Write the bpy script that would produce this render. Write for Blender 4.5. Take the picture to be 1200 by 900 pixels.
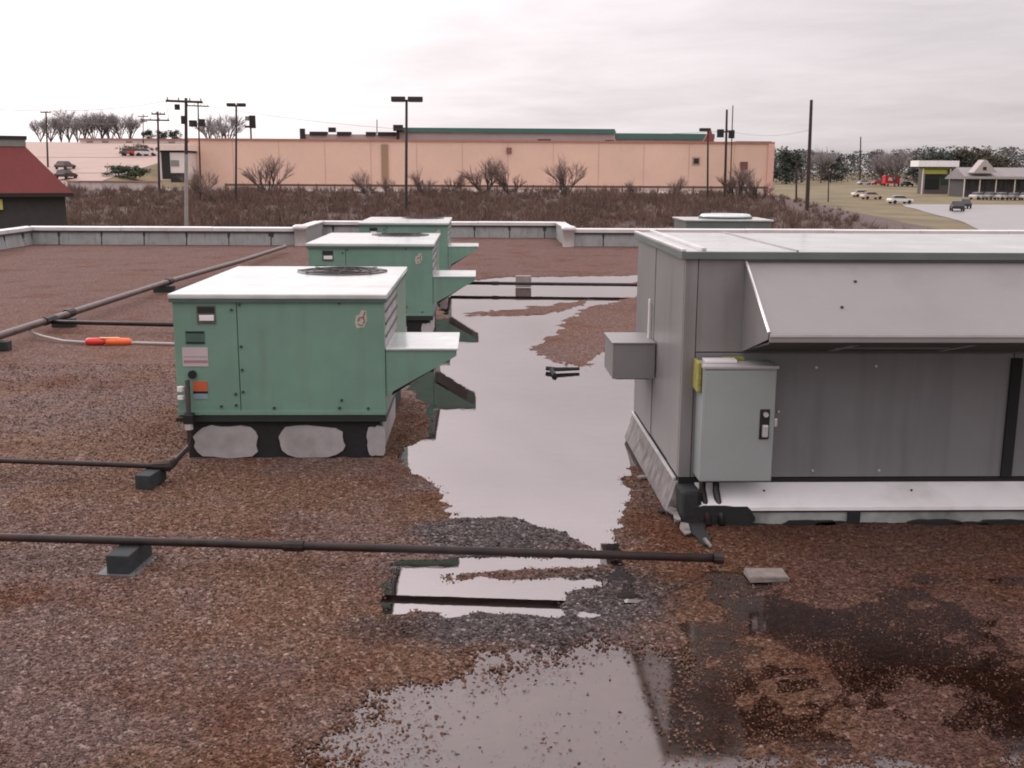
import bpy, bmesh, math, random
import numpy as np
from mathutils import Vector, Matrix, Euler

for o in list(bpy.data.objects):
    bpy.data.objects.remove(o, do_unlink=True)
scene = bpy.context.scene
R = math.radians
random.seed(7)

# ------------------------------------------------------------------ camera
F, TH, PS, CAMZ = 1250.0, math.atan(249 / 1250.0), 0.031373, 2.52
cd = bpy.data.cameras.new('camera')
cam = bpy.data.objects.new('camera', cd)
scene.collection.objects.link(cam)
cd.sensor_width = 36.0
cd.lens = 36.0 * F / 1200.0
cd.clip_start, cd.clip_end = 0.1, 4000.0
cam.matrix_world = (Matrix.Translation((0, 0, CAMZ)) @ Euler((math.pi / 2 - TH, 0, -PS)).to_matrix().to_4x4()
                    @ Matrix.Rotation(R(0.33), 4, 'Z'))
scene.camera = cam
scene.view_settings.view_transform = 'Standard'
scene.view_settings.look = 'None'
scene.view_settings.exposure = 0.0
scene.view_settings.gamma = 1.0
scene.view_settings.use_curve_mapping = False
scene.cycles.filter_width = 1.9          # soft lens of an early digital camera

# ------------------------------------------------------------------ sky and sun (overcast, brighter towards the left)
SUN_AZ, SUN_EL = R(-42), R(24)
SUNV = Vector((math.sin(SUN_AZ) * math.cos(SUN_EL), math.cos(SUN_AZ) * math.cos(SUN_EL), math.sin(SUN_EL)))
SKY_ZENITH, SKY_GLOW, SKY_POW = 2.15, 1.08, 3.2


def world():
    w = bpy.data.worlds.new('World')
    scene.world = w
    w.use_nodes = True
    nt = w.node_tree
    nt.nodes.clear()
    N, L = nt.nodes.new, nt.links.new

    def math_(op, a, b=None, c=None):
        n = N('ShaderNodeMath')
        n.operation = op
        for i, v in enumerate((a, b, c)):
            if v is None:
                continue
            if isinstance(v, (int, float)):
                n.inputs[i].default_value = v
            else:
                L(v, n.inputs[i])
        return n.outputs[0]
    tc = N('ShaderNodeTexCoord')
    sep = N('ShaderNodeSeparateXYZ')
    L(tc.outputs['Generated'], sep.inputs[0])
    z = math_('MAXIMUM', sep.outputs['Z'], 0.0)
    grad = math_('MULTIPLY', math_('MULTIPLY_ADD', z, 2.9, 1.0), SKY_ZENITH / 3.9)
    dot = N('ShaderNodeVectorMath')
    dot.operation = 'DOT_PRODUCT'
    L(tc.outputs['Generated'], dot.inputs[0])
    dot.inputs[1].default_value = SUNV
    glow = math_('MULTIPLY', math_('POWER', math_('MAXIMUM', dot.outputs['Value'], 0.0), SKY_POW), SKY_GLOW)
    zz = math_('ADD', z, 0.10)
    cx = math_('DIVIDE', sep.outputs['X'], zz)
    cy = math_('DIVIDE', sep.outputs['Y'], zz)
    comb = N('ShaderNodeCombineXYZ')
    L(math_('MULTIPLY_ADD', cy, 0.25, cx), comb.inputs[0])
    L(cy, comb.inputs[1])

    def noise(scale, detail, rough):
        n = N('ShaderNodeTexNoise')
        n.inputs['Scale'].default_value = scale
        n.inputs['Detail'].default_value = detail
        n.inputs['Roughness'].default_value = rough
        n.inputs['Distortion'].default_value = 0.4
        L(comb.outputs[0], n.inputs['Vector'])
        return n.outputs['Fac']
    n1 = noise(0.42, 8, 0.55)
    n2 = noise(1.5, 6, 0.6)
    cl = math_('ADD', math_('MULTIPLY_ADD', n1, 0.60, 0.52), math_('MULTIPLY', n2, 0.36))
    tot = math_('MULTIPLY', math_('ADD', grad, glow), cl)
    col = N('ShaderNodeMix')
    col.data_type = 'RGBA'
    col.blend_type = 'MULTIPLY'
    col.inputs[0].default_value = 1.0
    L(tot, col.inputs[6])
    col.inputs[7].default_value = (1.0, 0.915, 0.935, 1)
    sky = N('ShaderNodeTexSky')
    sky.sky_type = 'NISHITA'
    sky.sun_disc = False
    sky.sun_elevation = SUN_EL
    sky.sun_rotation = SUN_AZ
    sm = N('ShaderNodeMix')
    sm.data_type = 'RGBA'
    sm.blend_type = 'MULTIPLY'
    sm.inputs[0].default_value = 1.0
    L(sky.outputs[0], sm.inputs[6])
    sm.inputs[7].default_value = (0.08, 0.08, 0.08, 1)
    mx = N('ShaderNodeMix')
    mx.data_type = 'RGBA'
    mx.inputs[0].default_value = 0.06
    L(col.outputs[2], mx.inputs[6])
    L(sm.outputs[2], mx.inputs[7])
    bg = N('ShaderNodeBackground')
    L(mx.outputs[2], bg.inputs[0])
    bg.inputs[1].default_value = 1.0
    out = N('ShaderNodeOutputWorld')
    L(bg.outputs[0], out.inputs[0])


world()
sl = bpy.data.lights.new('sun', 'SUN')
sl.energy, sl.angle, sl.color = 0.6, R(25), (1.0, 0.96, 0.92)
so = bpy.data.objects.new('sun', sl)
so.rotation_euler = (-SUNV).to_track_quat('-Z', 'Y').to_euler()
scene.collection.objects.link(so)

# ------------------------------------------------------------------ helpers
RX = Vector((math.cos(PS), -math.sin(PS), 0))


def at(px, py, y):
    """world point on the plane at distance y that lies on the sight line through a point of the photograph"""
    r, u = (px - 600) / F, (450 - py) / F
    fw = math.cos(TH) + u * math.sin(TH)
    up = -math.sin(TH) + u * math.cos(TH)
    d = (r * math.cos(PS) + fw * math.sin(PS), -r * math.sin(PS) + fw * math.cos(PS), up)
    t = y / d[1]
    return Vector((d[0] * t, y, CAMZ + d[2] * t))


def ob(name, bm, mat=None, parent=None, loc=None, smooth=False, rz=0):
    if isinstance(bm, bmesh.types.BMesh):
        me = bpy.data.meshes.new(name)
        bmesh.ops.recalc_face_normals(bm, faces=bm.faces)
        bm.to_mesh(me)
        bm.free()
    else:
        me = bm
    if mat is not None and not me.materials:
        me.materials.append(mat)
    if smooth:
        me.polygons.foreach_set('use_smooth', [True] * len(me.polygons))
    o = bpy.data.objects.new(name, me)
    scene.collection.objects.link(o)
    if parent:
        o.parent = parent
    if loc is not None:
        o.location = loc
    if rz:
        o.rotation_euler = (0, 0, rz)
    return o


def tag(o, label, cat, group=None):
    o['label'] = label
    o['category'] = cat
    if group:
        o['group'] = group
    return o


def thing(name, label, cat, loc=(0, 0, 0), rz=0, group=None):
    o = bpy.data.objects.new(name, None)
    scene.collection.objects.link(o)
    o.location = loc
    o.rotation_euler = (0, 0, rz)
    return tag(o, label, cat, group)


def struct(o, kind='structure', label=None):
    o['kind'] = kind
    if label:
        o['label'] = label
    return o


def copy_tree(o, parent=None):
    c = o.copy()
    scene.collection.objects.link(c)
    c.parent = parent
    for ch in list(o.children):
        copy_tree(ch, c)
    return c


def B():
    return bmesh.new()


def box(bm, x0, x1, y0, y1, z0, z1, bev=0.0):
    m = Matrix.Translation(((x0 + x1) / 2, (y0 + y1) / 2, (z0 + z1) / 2)) @ Matrix.Diagonal((abs(x1 - x0), abs(y1 - y0), abs(z1 - z0), 1))
    r = bmesh.ops.create_cube(bm, size=1, matrix=m)
    if bev > 0:
        es = list({e for v in r['verts'] for e in v.link_edges})
        bmesh.ops.bevel(bm, geom=es, offset=bev, segments=2, affect='EDGES', profile=0.6)
    return bm


def prism(bm, pts, axis, a, b):
    """extrude a closed outline; axis 'x': pts are (y,z); 'y': (x,z); 'z': (x,y)"""
    def p(u, v, w):
        return {'x': (w, u, v), 'y': (u, w, v), 'z': (u, v, w)}[axis]
    lo = [bm.verts.new(p(u, v, a)) for u, v in pts]
    hi = [bm.verts.new(p(u, v, b)) for u, v in pts]
    bm.faces.new(lo)
    bm.faces.new(list(reversed(hi)))
    n = len(pts)
    for i in range(n):
        bm.faces.new((lo[i], lo[(i + 1) % n], hi[(i + 1) % n], hi[i]))
    return bm


def tube(bm, pts, r, n=8, r1=None):
    pts = [Vector(p) for p in pts]
    m = len(pts)
    rings = []
    up = Vector((0, 0, 1))
    for i, p in enumerate(pts):
        d = (pts[min(i + 1, m - 1)] - pts[max(i - 1, 0)]).normalized()
        ref = up if abs(d.z) < 0.95 else Vector((1, 0, 0))
        u = d.cross(ref).normalized()
        v = d.cross(u).normalized()
        rr = r if r1 is None else r + (r1 - r) * i / (m - 1)
        if 0 < i < m - 1:
            a, b = (pts[i] - pts[i - 1]).normalized(), (pts[i + 1] - pts[i]).normalized()
            rr_ = rr / max(0.6, math.cos(a.angle(b) / 2))
        else:
            rr_ = rr
        rings.append([bm.verts.new(p + (u * math.cos(2 * math.pi * k / n) + v * math.sin(2 * math.pi * k / n)) * (rr_ if 0 < i < m - 1 else rr)) for k in range(n)])
    for a, b in zip(rings, rings[1:]):
        for k in range(n):
            bm.faces.new((a[k], a[(k + 1) % n], b[(k + 1) % n], b[k]))
    bm.faces.new(rings[0])
    bm.faces.new(list(reversed(rings[-1])))
    return bm


def cyl(bm, c, r, h, n=16, axis='z', r2=None):
    c = Vector(c)
    d = {'x': Vector((1, 0, 0)), 'y': Vector((0, 1, 0)), 'z': Vector((0, 0, 1))}[axis]
    return tube(bm, [c, c + d * h], r, n, r if r2 is None else r2)


def lathe(bm, prof, n=20, c=(0, 0, 0)):
    rings = []
    for r, z in prof:
        rings.append([bm.verts.new((c[0] + r * math.cos(2 * math.pi * k / n), c[1] + r * math.sin(2 * math.pi * k / n), c[2] + z)) for k in range(n)])
    for a, b in zip(rings, rings[1:]):
        for k in range(n):
            bm.faces.new((a[k], a[(k + 1) % n], b[(k + 1) % n], b[k]))
    return bm


# ------------------------------------------------------------------ numpy noise
def vnoise(x, y, seed=0):
    x = np.asarray(x, float)
    y = np.asarray(y, float)
    xi, yi = np.floor(x).astype(np.int64), np.floor(y).astype(np.int64)
    fx, fy = x - xi, y - yi
    fx, fy = fx * fx * (3 - 2 * fx), fy * fy * (3 - 2 * fy)

    def h(a, b):
        n = (a * 374761393 + b * 668265263 + seed * 1442695041) & 0x7fffffff
        n = ((n ^ (n >> 13)) * 1274126177) & 0x7fffffff
        return ((n ^ (n >> 16)) & 0xffff) / 65535.0
    return ((h(xi, yi) * (1 - fx) + h(xi + 1, yi) * fx) * (1 - fy) + (h(xi, yi + 1) * (1 - fx) + h(xi + 1, yi + 1) * fx) * fy) * 2 - 1


def fbm(x, y, seed=0, o=3):
    s, a = 0, 1.0
    for i in range(o):
        s = s + a * vnoise(x * 2 ** i, y * 2 ** i, seed + i)
        a *= 0.5
    return s / 1.75


def sdist(x, y, poly):
    """signed distance, positive inside"""
    p = np.array(poly, float)
    q = np.roll(p, -1, 0)
    d = np.full(x.shape, 1e9)
    ins = np.zeros(x.shape, bool)
    for (ax, ay), (bx, by) in zip(p, q):
        ex, ey = bx - ax, by - ay
        t = np.clip(((x - ax) * ex + (y - ay) * ey) / (ex * ex + ey * ey + 1e-12), 0, 1)
        d = np.minimum(d, np.hypot(x - ax - t * ex, y - ay - t * ey))
        c = ((ay > y) != (by > y)) & (x < (bx - ax) * (y - ay) / (by - ay + 1e-12) + ax)
        ins ^= c
    return np.where(ins, d, -d)


# ------------------------------------------------------------------ materials
MATS = {}


def nodes(name):
    m = bpy.data.materials.new(name)
    m.use_nodes = True
    nt = m.node_tree
    nt.nodes.clear()
    MATS[name] = m
    return m, nt, nt.nodes.new, nt.links.new


def M(name, col, rough=0.6, metal=0.0, var=0.12, scale=3.0, bump=0.0, bscale=60.0, ior=1.5, streak=0.0, dirt=None, dirt_amt=0.0, island=0.0, alpha=None):
    if name in MATS:
        return MATS[name]
    m, nt, N, L = nodes(name)
    p = N('ShaderNodeBsdfPrincipled')
    out = N('ShaderNodeOutputMaterial')
    L(p.outputs[0], out.inputs[0])
    geo = N('ShaderNodeNewGeometry')
    n = N('ShaderNodeTexNoise')
    n.inputs['Scale'].default_value = scale
    n.inputs['Detail'].default_value = 6
    n.inputs['Roughness'].default_value = 0.65
    L(geo.outputs['Position'], n.inputs['Vector'])
    r = N('ShaderNodeValToRGB')
    a, b = [max(0, c * (1 - var)) for c in col], [min(1, c * (1 + var)) for c in col]
    r.color_ramp.elements[0].position, r.color_ramp.elements[1].position = 0.3, 0.7
    r.color_ramp.elements[0].color = (*a, 1)
    r.color_ramp.elements[1].color = (*b, 1)
    L(n.outputs['Fac'], r.inputs[0])
    c = r.outputs[0]
    if streak > 0 or dirt_amt > 0:
        mp = N('ShaderNodeMapping')
        mp.inputs['Scale'].default_value = (9, 9, 0.7) if streak > 0 else (2.2, 2.2, 2.2)
        L(geo.outputs['Position'], mp.inputs[0])
        n2 = N('ShaderNodeTexNoise')
        n2.inputs['Scale'].default_value = 1.0
        n2.inputs['Detail'].default_value = 5
        L(mp.outputs[0], n2.inputs['Vector'])
        mr = N('ShaderNodeMapRange')
        mr.inputs['From Min'].default_value, mr.inputs['From Max'].default_value = 0.52, 0.75
        mr.inputs['To Max'].default_value = streak if streak > 0 else dirt_amt
        L(n2.outputs['Fac'], mr.inputs['Value'])
        mx = N('ShaderNodeMix')
        mx.data_type = 'RGBA'
        L(mr.outputs[0], mx.inputs[0])
        L(c, mx.inputs[6])
        mx.inputs[7].default_value = (*(dirt or [x * 0.5 for x in col]), 1)
        c = mx.outputs[2]
    if island > 0:
        mr = N('ShaderNodeMapRange')
        mr.inputs['To Min'].default_value, mr.inputs['To Max'].default_value = 1 - island, 1 + island
        L(geo.outputs['Random Per Island'], mr.inputs['Value'])
        mx = N('ShaderNodeMix')
        mx.data_type = 'RGBA'
        mx.blend_type = 'MULTIPLY'
        mx.inputs[0].default_value = 1
        L(c, mx.inputs[6])
        L(mr.outputs[0], mx.inputs[7])
        c = mx.outputs[2]
    L(c, p.inputs['Base Color'])
    p.inputs['Metallic'].default_value = metal
    p.inputs['IOR'].default_value = ior
    mr = N('ShaderNodeMapRange')
    mr.inputs['To Min'].default_value, mr.inputs['To Max'].default_value = rough * 0.8, min(1, rough * 1.2)
    L(n.outputs['Fac'], mr.inputs['Value'])
    L(mr.outputs[0], p.inputs['Roughness'])
    if bump > 0:
        nb = N('ShaderNodeTexNoise')
        nb.inputs['Scale'].default_value = bscale
        nb.inputs['Detail'].default_value = 4
        L(geo.outputs['Position'], nb.inputs['Vector'])
        bn = N('ShaderNodeBump')
        bn.inputs['Strength'].default_value = 1.0
        bn.inputs['Distance'].default_value = bump
        L(nb.outputs['Fac'], bn.inputs['Height'])
        L(bn.outputs[0], p.inputs['Normal'])
    return m


def gravel_material(name, stones):
    """wet mixed roof gravel: rust brown and grey patches, colour by stone"""
    m, nt, N, L = nodes(name)
    p = N('ShaderNodeBsdfPrincipled')
    out = N('ShaderNodeOutputMaterial')
    L(p.outputs[0], out.inputs[0])
    geo = N('ShaderNodeNewGeometry')

    def noise(scale, det=5, off=0.0):
        mp = N('ShaderNodeMapping')
        mp.inputs['Location'].default_value = (off, off * 0.7, 0)
        L(geo.outputs['Position'], mp.inputs[0])
        n = N('ShaderNodeTexNoise')
        n.inputs['Scale'].default_value = scale
        n.inputs['Detail'].default_value = det
        n.inputs['Roughness'].default_value = 0.6
        L(mp.outputs[0], n.inputs['Vector'])
        return n.outputs['Fac']

    def ramp(fac, stops):
        r = N('ShaderNodeValToRGB')
        e = r.color_ramp.elements
        while len(e) < len(stops):
            e.new(0.5)
        for k, (pos, c) in zip(e, stops):
            k.position = pos
            k.color = (*c, 1)
        L(fac, r.inputs[0])
        return r.outputs[0]

    def mix(fac, a, b, blend='MIX'):
        x = N('ShaderNodeMix')
        x.data_type = 'RGBA'
        x.blend_type = blend
        for s, v in ((0, fac), (6, a), (7, b)):
            if isinstance(v, (int, float)):
                x.inputs[s].default_value = v
            elif isinstance(v, tuple):
                x.inputs[s].default_value = (*v, 1)
            else:
                L(v, x.inputs[s])
        return x.outputs[2]
    if stones:
        rnd = geo.outputs['Random Per Island']
    else:
        v = N('ShaderNodeTexVoronoi')
        v.inputs['Scale'].default_value = 48.0
        L(geo.outputs['Position'], v.inputs['Vector'])
        sp = N('ShaderNodeSeparateColor')
        L(v.outputs['Color'], sp.inputs[0])
        rnd = sp.outputs[0]
    brown = ramp(rnd, [(0.0, (0.055, 0.030, 0.020)), (0.3, (0.108, 0.058, 0.037)), (0.55, (0.140, 0.077, 0.049)), (0.85, (0.172, 0.104, 0.074)), (0.96, (0.205, 0.138, 0.108)), (1.0, (0.30, 0.22, 0.185))])
    grey = ramp(rnd, [(0.0, (0.056, 0.036, 0.031)), (0.3, (0.102, 0.066, 0.057)), (0.6, (0.142, 0.092, 0.079)), (0.90, (0.180, 0.124, 0.106)), (1.0, (0.27, 0.21, 0.185))])
    big = noise(0.55, 6)
    pf = N('ShaderNodeMapRange')
    pf.inputs['From Min'].default_value, pf.inputs['From Max'].default_value = 0.44, 0.57
    L(big, pf.inputs['Value'])
    col = mix(pf.outputs[0], brown, grey)
    # drifts of clean blue grey chippings left where the water ran
    blue = ramp(rnd, [(0.0, (0.018, 0.017, 0.018)), (0.5, (0.062, 0.055, 0.057)), (0.9, (0.115, 0.10, 0.102)), (1.0, (0.24, 0.21, 0.21))])
    for cx_, cy_, ax_, ay_ in ((0.22, 7.15, 0.85, 0.55), (0.75, 6.1, 0.5, 0.5), (0.1, 5.62, 1.0, 0.32)):
        mpp = N('ShaderNodeMapping')
        mpp.inputs['Location'].default_value = (-cx_ / ax_, -cy_ / ay_, 0)
        mpp.inputs['Scale'].default_value = (1 / ax_, 1 / ay_, 0)
        L(geo.outputs['Position'], mpp.inputs[0])
        ln = N('ShaderNodeVectorMath')
        ln.operation = 'LENGTH'
        L(mpp.outputs[0], ln.inputs[0])
        ad = N('ShaderNodeMath')
        ad.operation = 'MULTIPLY_ADD'
        L(noise(3.0, 5, 8.1), ad.inputs[0])
        ad.inputs[1].default_value = 1.1
        L(ln.outputs['Value'], ad.inputs[2])
        dm = N('ShaderNodeMapRange')
        dm.inputs['From Min'].default_value, dm.inputs['From Max'].default_value = 1.65, 1.15
        dm.inputs['To Max'].default_value = 0.85
        L(ad.outputs[0], dm.inputs['Value'])
        col = mix(dm.outputs[0], col, blue)
    # the ballast far out on the roof is the pinkish, better drained stone
    sx = N('ShaderNodeSeparateXYZ')
    L(geo.outputs['Position'], sx.inputs[0])
    ff = N('ShaderNodeMapRange')
    ff.inputs['From Min'].default_value, ff.inputs['From Max'].default_value = 9.0, 20.0
    ff.inputs['To Max'].default_value = 0.75
    L(sx.outputs['Y'], ff.inputs['Value'])
    pink = ramp(rnd, [(0.0, (0.060, 0.033, 0.028)), (0.5, (0.125, 0.066, 0.055)), (1.0, (0.19, 0.11, 0.095))])
    col = mix(ff.outputs[0], col, pink)
    # silt that has settled in rusty and dark stains
    st = N('ShaderNodeMapRange')
    st.inputs['From Min'].default_value, st.inputs['From Max'].default_value = 0.53, 0.70
    st.inputs['To Max'].default_value = 0.8
    L(noise(0.9, 5, 11.3), st.inputs['Value'])
    col = mix(st.outputs[0], col, mix(1.0, col, (0.72, 0.46, 0.30), 'MULTIPLY'))
    # soaked gravel at low right, with vignetting and dark reflection put into the colour
    wx = N('ShaderNodeMath')
    wx.operation = 'MULTIPLY_ADD'
    L(noise(0.8, 6, 4.7), wx.inputs[0])
    wx.inputs[1].default_value = 3.2
    L(sx.outputs['X'], wx.inputs[2])
    wm = N('ShaderNodeMapRange')
    wm.inputs['From Min'].default_value, wm.inputs['From Max'].default_value = 2.2, 3.6
    wm.inputs['To Max'].default_value = 0.68
    L(wx.outputs[0], wm.inputs['Value'])
    wy = N('ShaderNodeMapRange')
    wy.inputs['From Min'].default_value, wy.inputs['From Max'].default_value = 10.0, 8.0
    L(sx.outputs['Y'], wy.inputs['Value'])
    wf = N('ShaderNodeMath')
    wf.operation = 'MULTIPLY'
    L(wm.outputs[0], wf.inputs[0])
    L(wy.outputs[0], wf.inputs[1])
    col = mix(wf.outputs[0], col, mix(1.0, col, (0.47, 0.31, 0.22), 'MULTIPLY'))
    L(col, p.inputs['Base Color'])
    p.inputs['Roughness'].default_value = 0.85
    p.inputs['IOR'].default_value = 1.2
    if not stones:
        bn = N('ShaderNodeBump')
        bn.inputs['Strength'].default_value = 0.9
        bn.inputs['Distance'].default_value = 0.012
        L(v.outputs['Distance'], bn.inputs['Height'])
        bn.invert = True
        L(bn.outputs[0], p.inputs['Normal'])
    return m


def water_material(name, ior, rough):
    m, nt, N, L = nodes(name)
    out = N('ShaderNodeOutputMaterial')
    geo = N('ShaderNodeNewGeometry')
    n = N('ShaderNodeTexNoise')
    n.inputs['Scale'].default_value = 5.0
    n.inputs['Detail'].default_value = 3
    L(geo.outputs['Position'], n.inputs['Vector'])
    bn = N('ShaderNodeBump')
    bn.inputs['Strength'].default_value = 0.12
    bn.inputs['Distance'].default_value = 0.004
    L(n.outputs['Fac'], bn.inputs['Height'])
    fr = N('ShaderNodeFresnel')
    fr.inputs['IOR'].default_value = ior
    L(bn.outputs[0], fr.inputs['Normal'])
    gl = N('ShaderNodeBsdfGlossy')
    gl.inputs['Roughness'].default_value = rough
    gl.inputs['Color'].default_value = (1, 0.925, 0.925, 1)
    L(bn.outputs[0], gl.inputs['Normal'])
    tr = N('ShaderNodeBsdfTransparent')
    tr.inputs['Color'].default_value = (0.82, 0.74, 0.68, 1)
    mx = N('ShaderNodeMixShader')
    L(fr.outputs[0], mx.inputs[0])
    L(tr.outputs[0], mx.inputs[1])
    L(gl.outputs[0], mx.inputs[2])
    L(mx.outputs[0], out.inputs[0])
    return m


GREEN = M('green_enamel', (0.146, 0.256, 0.198), 0.40, var=0.12, scale=1.6, streak=0.35, dirt=(0.11, 0.135, 0.115), bump=0.004, bscale=2.2)
GREEN_DK = M('dark_green_enamel', (0.055, 0.105, 0.085), 0.5, streak=0.3)
LID = M('wet_lid_sky_sheen', (0.50, 0.53, 0.52), 0.16, var=0.15, scale=2.5, ior=2.6, dirt=(0.25, 0.24, 0.22), dirt_amt=0.5, bump=0.001, bscale=5)  # wet green lid, its sky sheen partly put into the pale base colour
GREY = M('grey_enamel', (0.212, 0.203, 0.200), 0.36, var=0.10, scale=1.4, streak=0.45, dirt=(0.12, 0.10, 0.093), bump=0.006, bscale=1.8)
GREY_HOOD = M('pale_grey_enamel', (0.215, 0.20, 0.20), 0.5, var=0.08, scale=1.2, dirt=(0.17, 0.145, 0.14), dirt_amt=0.5, bump=0.006, bscale=1.5)
GREY_LID = M('wet_grey_lid_sky_sheen', (0.40, 0.42, 0.41), 0.18, var=0.18, scale=2.0, ior=2.5, dirt=(0.3, 0.25, 0.24), dirt_amt=0.5, bump=0.001, bscale=5)  # base paler than the cabinet: sky sheen on the wet lid painted in
SWITCH = M('switch_box_paint', (0.29, 0.315, 0.31), 0.4, var=0.06, scale=2)
GALV = M('galvanised_metal', (0.56, 0.55, 0.55), 0.38, metal=0.35, var=0.2, scale=5, dirt=(0.3, 0.27, 0.25), dirt_amt=0.5)
COPING = M('coping_metal', (0.60, 0.58, 0.57), 0.25, var=0.12, scale=1.5, ior=2.2, dirt=(0.3, 0.27, 0.25), dirt_amt=0.4)
FLASH = M('aluminium_paint', (0.36, 0.34, 0.34), 0.55, var=0.15, scale=7, dirt=(0.15, 0.12, 0.11), dirt_amt=0.5)
PARA = M('parapet_membrane', (0.26, 0.265, 0.26), 0.7, var=0.2, scale=1.5, streak=0.55, dirt=(0.10, 0.085, 0.075))
TAR = M('tar', (0.012, 0.012, 0.012), 0.85, var=0.4, scale=9, bump=0.006, bscale=25)
BLACK = M('black_plastic', (0.012, 0.012, 0.013), 0.4)
IRON = M('rusted_pipe', (0.024, 0.016, 0.015), 0.5, var=0.5, scale=7, dirt=(0.065, 0.028, 0.02), dirt_amt=0.6, ior=1.35)
PIPE_GREY = M('weathered_pipe', (0.085, 0.060, 0.054), 0.45, var=0.4, scale=6)
WOOD = M('weathered_timber', (0.026, 0.030, 0.032), 0.9, var=0.4, scale=8, bump=0.004, bscale=30)
CONC = M('pale_concrete', (0.27, 0.235, 0.215), 0.9, var=0.25, scale=12, bump=0.004, bscale=50)
WHITE = M('white_label', (0.72, 0.68, 0.68), 0.5, var=0.06)
PINKLAB = M('pale_printed_label', (0.46, 0.38, 0.39), 0.5, var=0.05)
RED = M('red_plastic', (0.62, 0.035, 0.025), 0.35, var=0.1)
ORANGE = M('orange_label', (0.50, 0.11, 0.04), 0.5, var=0.15)
YELLOW = M('yellow_insulation', (0.27, 0.25, 0.055), 0.9, var=0.45, scale=25, bump=0.006, bscale=80)
STEEL = M('bright_steel', (0.62, 0.60, 0.60), 0.3, metal=0.5, var=0.1)
FINS = M('aluminium_fins', (0.52, 0.50, 0.51), 0.45, metal=0.2, var=0.25, scale=8)
GRAVEL = gravel_material('gravel_bed', False)
STONES = gravel_material('gravel_stones', True)
WATER = water_material('rain_water', 4.0, 0.02)
WATER_NEAR = water_material('shallow_rain_water', 1.9, 0.06)
SILT = M('silted_membrane', (0.19, 0.155, 0.148), 0.8, var=0.22, scale=7, dirt=(0.10, 0.075, 0.065), dirt_amt=0.7)

# ------------------------------------------------------------------ roof deck, puddle, gravel
POOLS = [[(-0.9, 24.6), (0.82, 26.1), (3.975, 26.45), (3.18, 21.1), (2.0, 13.1), (1.66, 10.4), (1.53, 9.4), (1.29, 8.98), (1.14, 8.59), (1.2, 8.22), (0.98, 7.68), (0.95, 6.93), (0.93, 6.68), (0.84, 6.03), (0.63, 5.85), (-0.02, 5.88), (-0.52, 5.9), (-0.53, 6.78), (-0.25, 6.97), (-0.17, 7.61), (-0.24, 8.34), (-0.6, 8.85), (-0.69, 9.48), (-0.42, 9.91), (-0.5, 11.2), (-0.85, 13.2), (-1.0, 16.0), (-0.55, 18.9), (-0.9, 21.5)],
         [(-0.67, 3.6), (-0.74, 4.42), (-0.55, 4.9), (-0.19, 5.1), (0.35, 5.33), (0.6, 5.53), (0.85, 5.46), (1.08, 5.37), (0.90, 3.6)]]
ISLES = [[(0.71, 15.54), (1.22, 16.98), (1.49, 18.6), (2.11, 20.3), (3.46, 22.3), (2.6, 15.7), (1.9, 15.2), (1.42, 13.5), (0.91, 14.3)],
         [(-0.33, 19.37), (0.62, 19.8), (2.22, 21.4), (2.14, 20.6), (1.2, 19.1), (-0.17, 18.7)],
         [(-0.1, 6.70), (-0.72, 6.62), (-0.62, 7.3), (-0.3, 7.6), (-0.05, 7.6), (0.24, 7.6), (0.54, 7.36), (0.75, 7.04), (0.85, 6.74)],
         [(-0.33, 6.52), (-0.02, 6.55), (0.43, 6.62), (0.9, 6.58), (0.89, 6.25), (0.41, 6.33), (-0.23, 6.32)],
         [(0.51, 6.18), (0.73, 6.31), (1.02, 6.45), (0.92, 5.76), (0.38, 5.77)]]
WATER_Z = -0.006
# ground where a film of water stands among the stones without covering them
FILMS = [[(0.85, 3.3), (5.2, 3.3), (5.2, 6.2), (3.0, 6.6), (2.1, 6.05), (1.5, 6.6), (1.15, 6.7), (0.9, 6.0), (0.95, 5.3)]]


def film_mask(x, y):
    d = np.full(x.shape, -9.0)
    for p in FILMS:
        d = np.maximum(d, sdist(x, y, p))
    s = np.clip((d + 0.22 * fbm(x * 1.9, y * 1.9, 71) + 0.25) / 0.5, 0, 1)
    return s * s * (3 - 2 * s)



def pool_mask(x, y):
    d = np.full(x.shape, -9.0)
    for p in POOLS:
        d = np.maximum(d, sdist(x, y, p))
    for p in ISLES:
        d = np.minimum(d, -sdist(x, y, p))
    wob = 0.09 * fbm(x * 3.0, y * 3.0, 5) + 0.05 * vnoise(x * 13, y * 13, 9)
    near = np.clip((5.75 - y) / 0.2, 0, 1)      # the near pool is a thin sheet that feathers out
    d = d + near * (0.16 * fbm(x * 2.6, y * 2.6, 61) + 0.08 * vnoise(x * 9, y * 9, 62))
    s = np.clip((d + wob * np.clip(y / 8, 1, 2.5) + 0.20 + 0.10 * near) / (0.30 + 0.35 * near), 0, 1)
    return s * s * (3 - 2 * s)


def deck_h(x, y):
    g = 0.012 + 0.012 * fbm(x * 1.7, y * 1.7, 2) + 0.006 * vnoise(x * 9, y * 9, 3)
    for p, hh in ((ISLES[2], 0.035), (ISLES[4], 0.012)):
        g = g + hh * np.clip(sdist(x, y, p) / 0.25, 0, 1)
    fm = film_mask(x, y)
    g = g * (1 - fm) + (np.where(x < 0, -0.0062, -0.0080) + 0.011 * fbm(x * 2.3, y * 2.3, 72) + 0.003 * vnoise(x * 14, y * 14, 73)) * fm
    w = -0.024 + 0.006 * fbm(x * 4, y * 4, 4)
    s = pool_mask(x, y)
    return g * (1 - s) + w * s


def axis(segs):
    a = []
    for lo, hi, st in segs:
        a += list(np.arange(lo, hi - 1e-6, st))
    return np.array(a + [segs[-1][1]])


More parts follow.
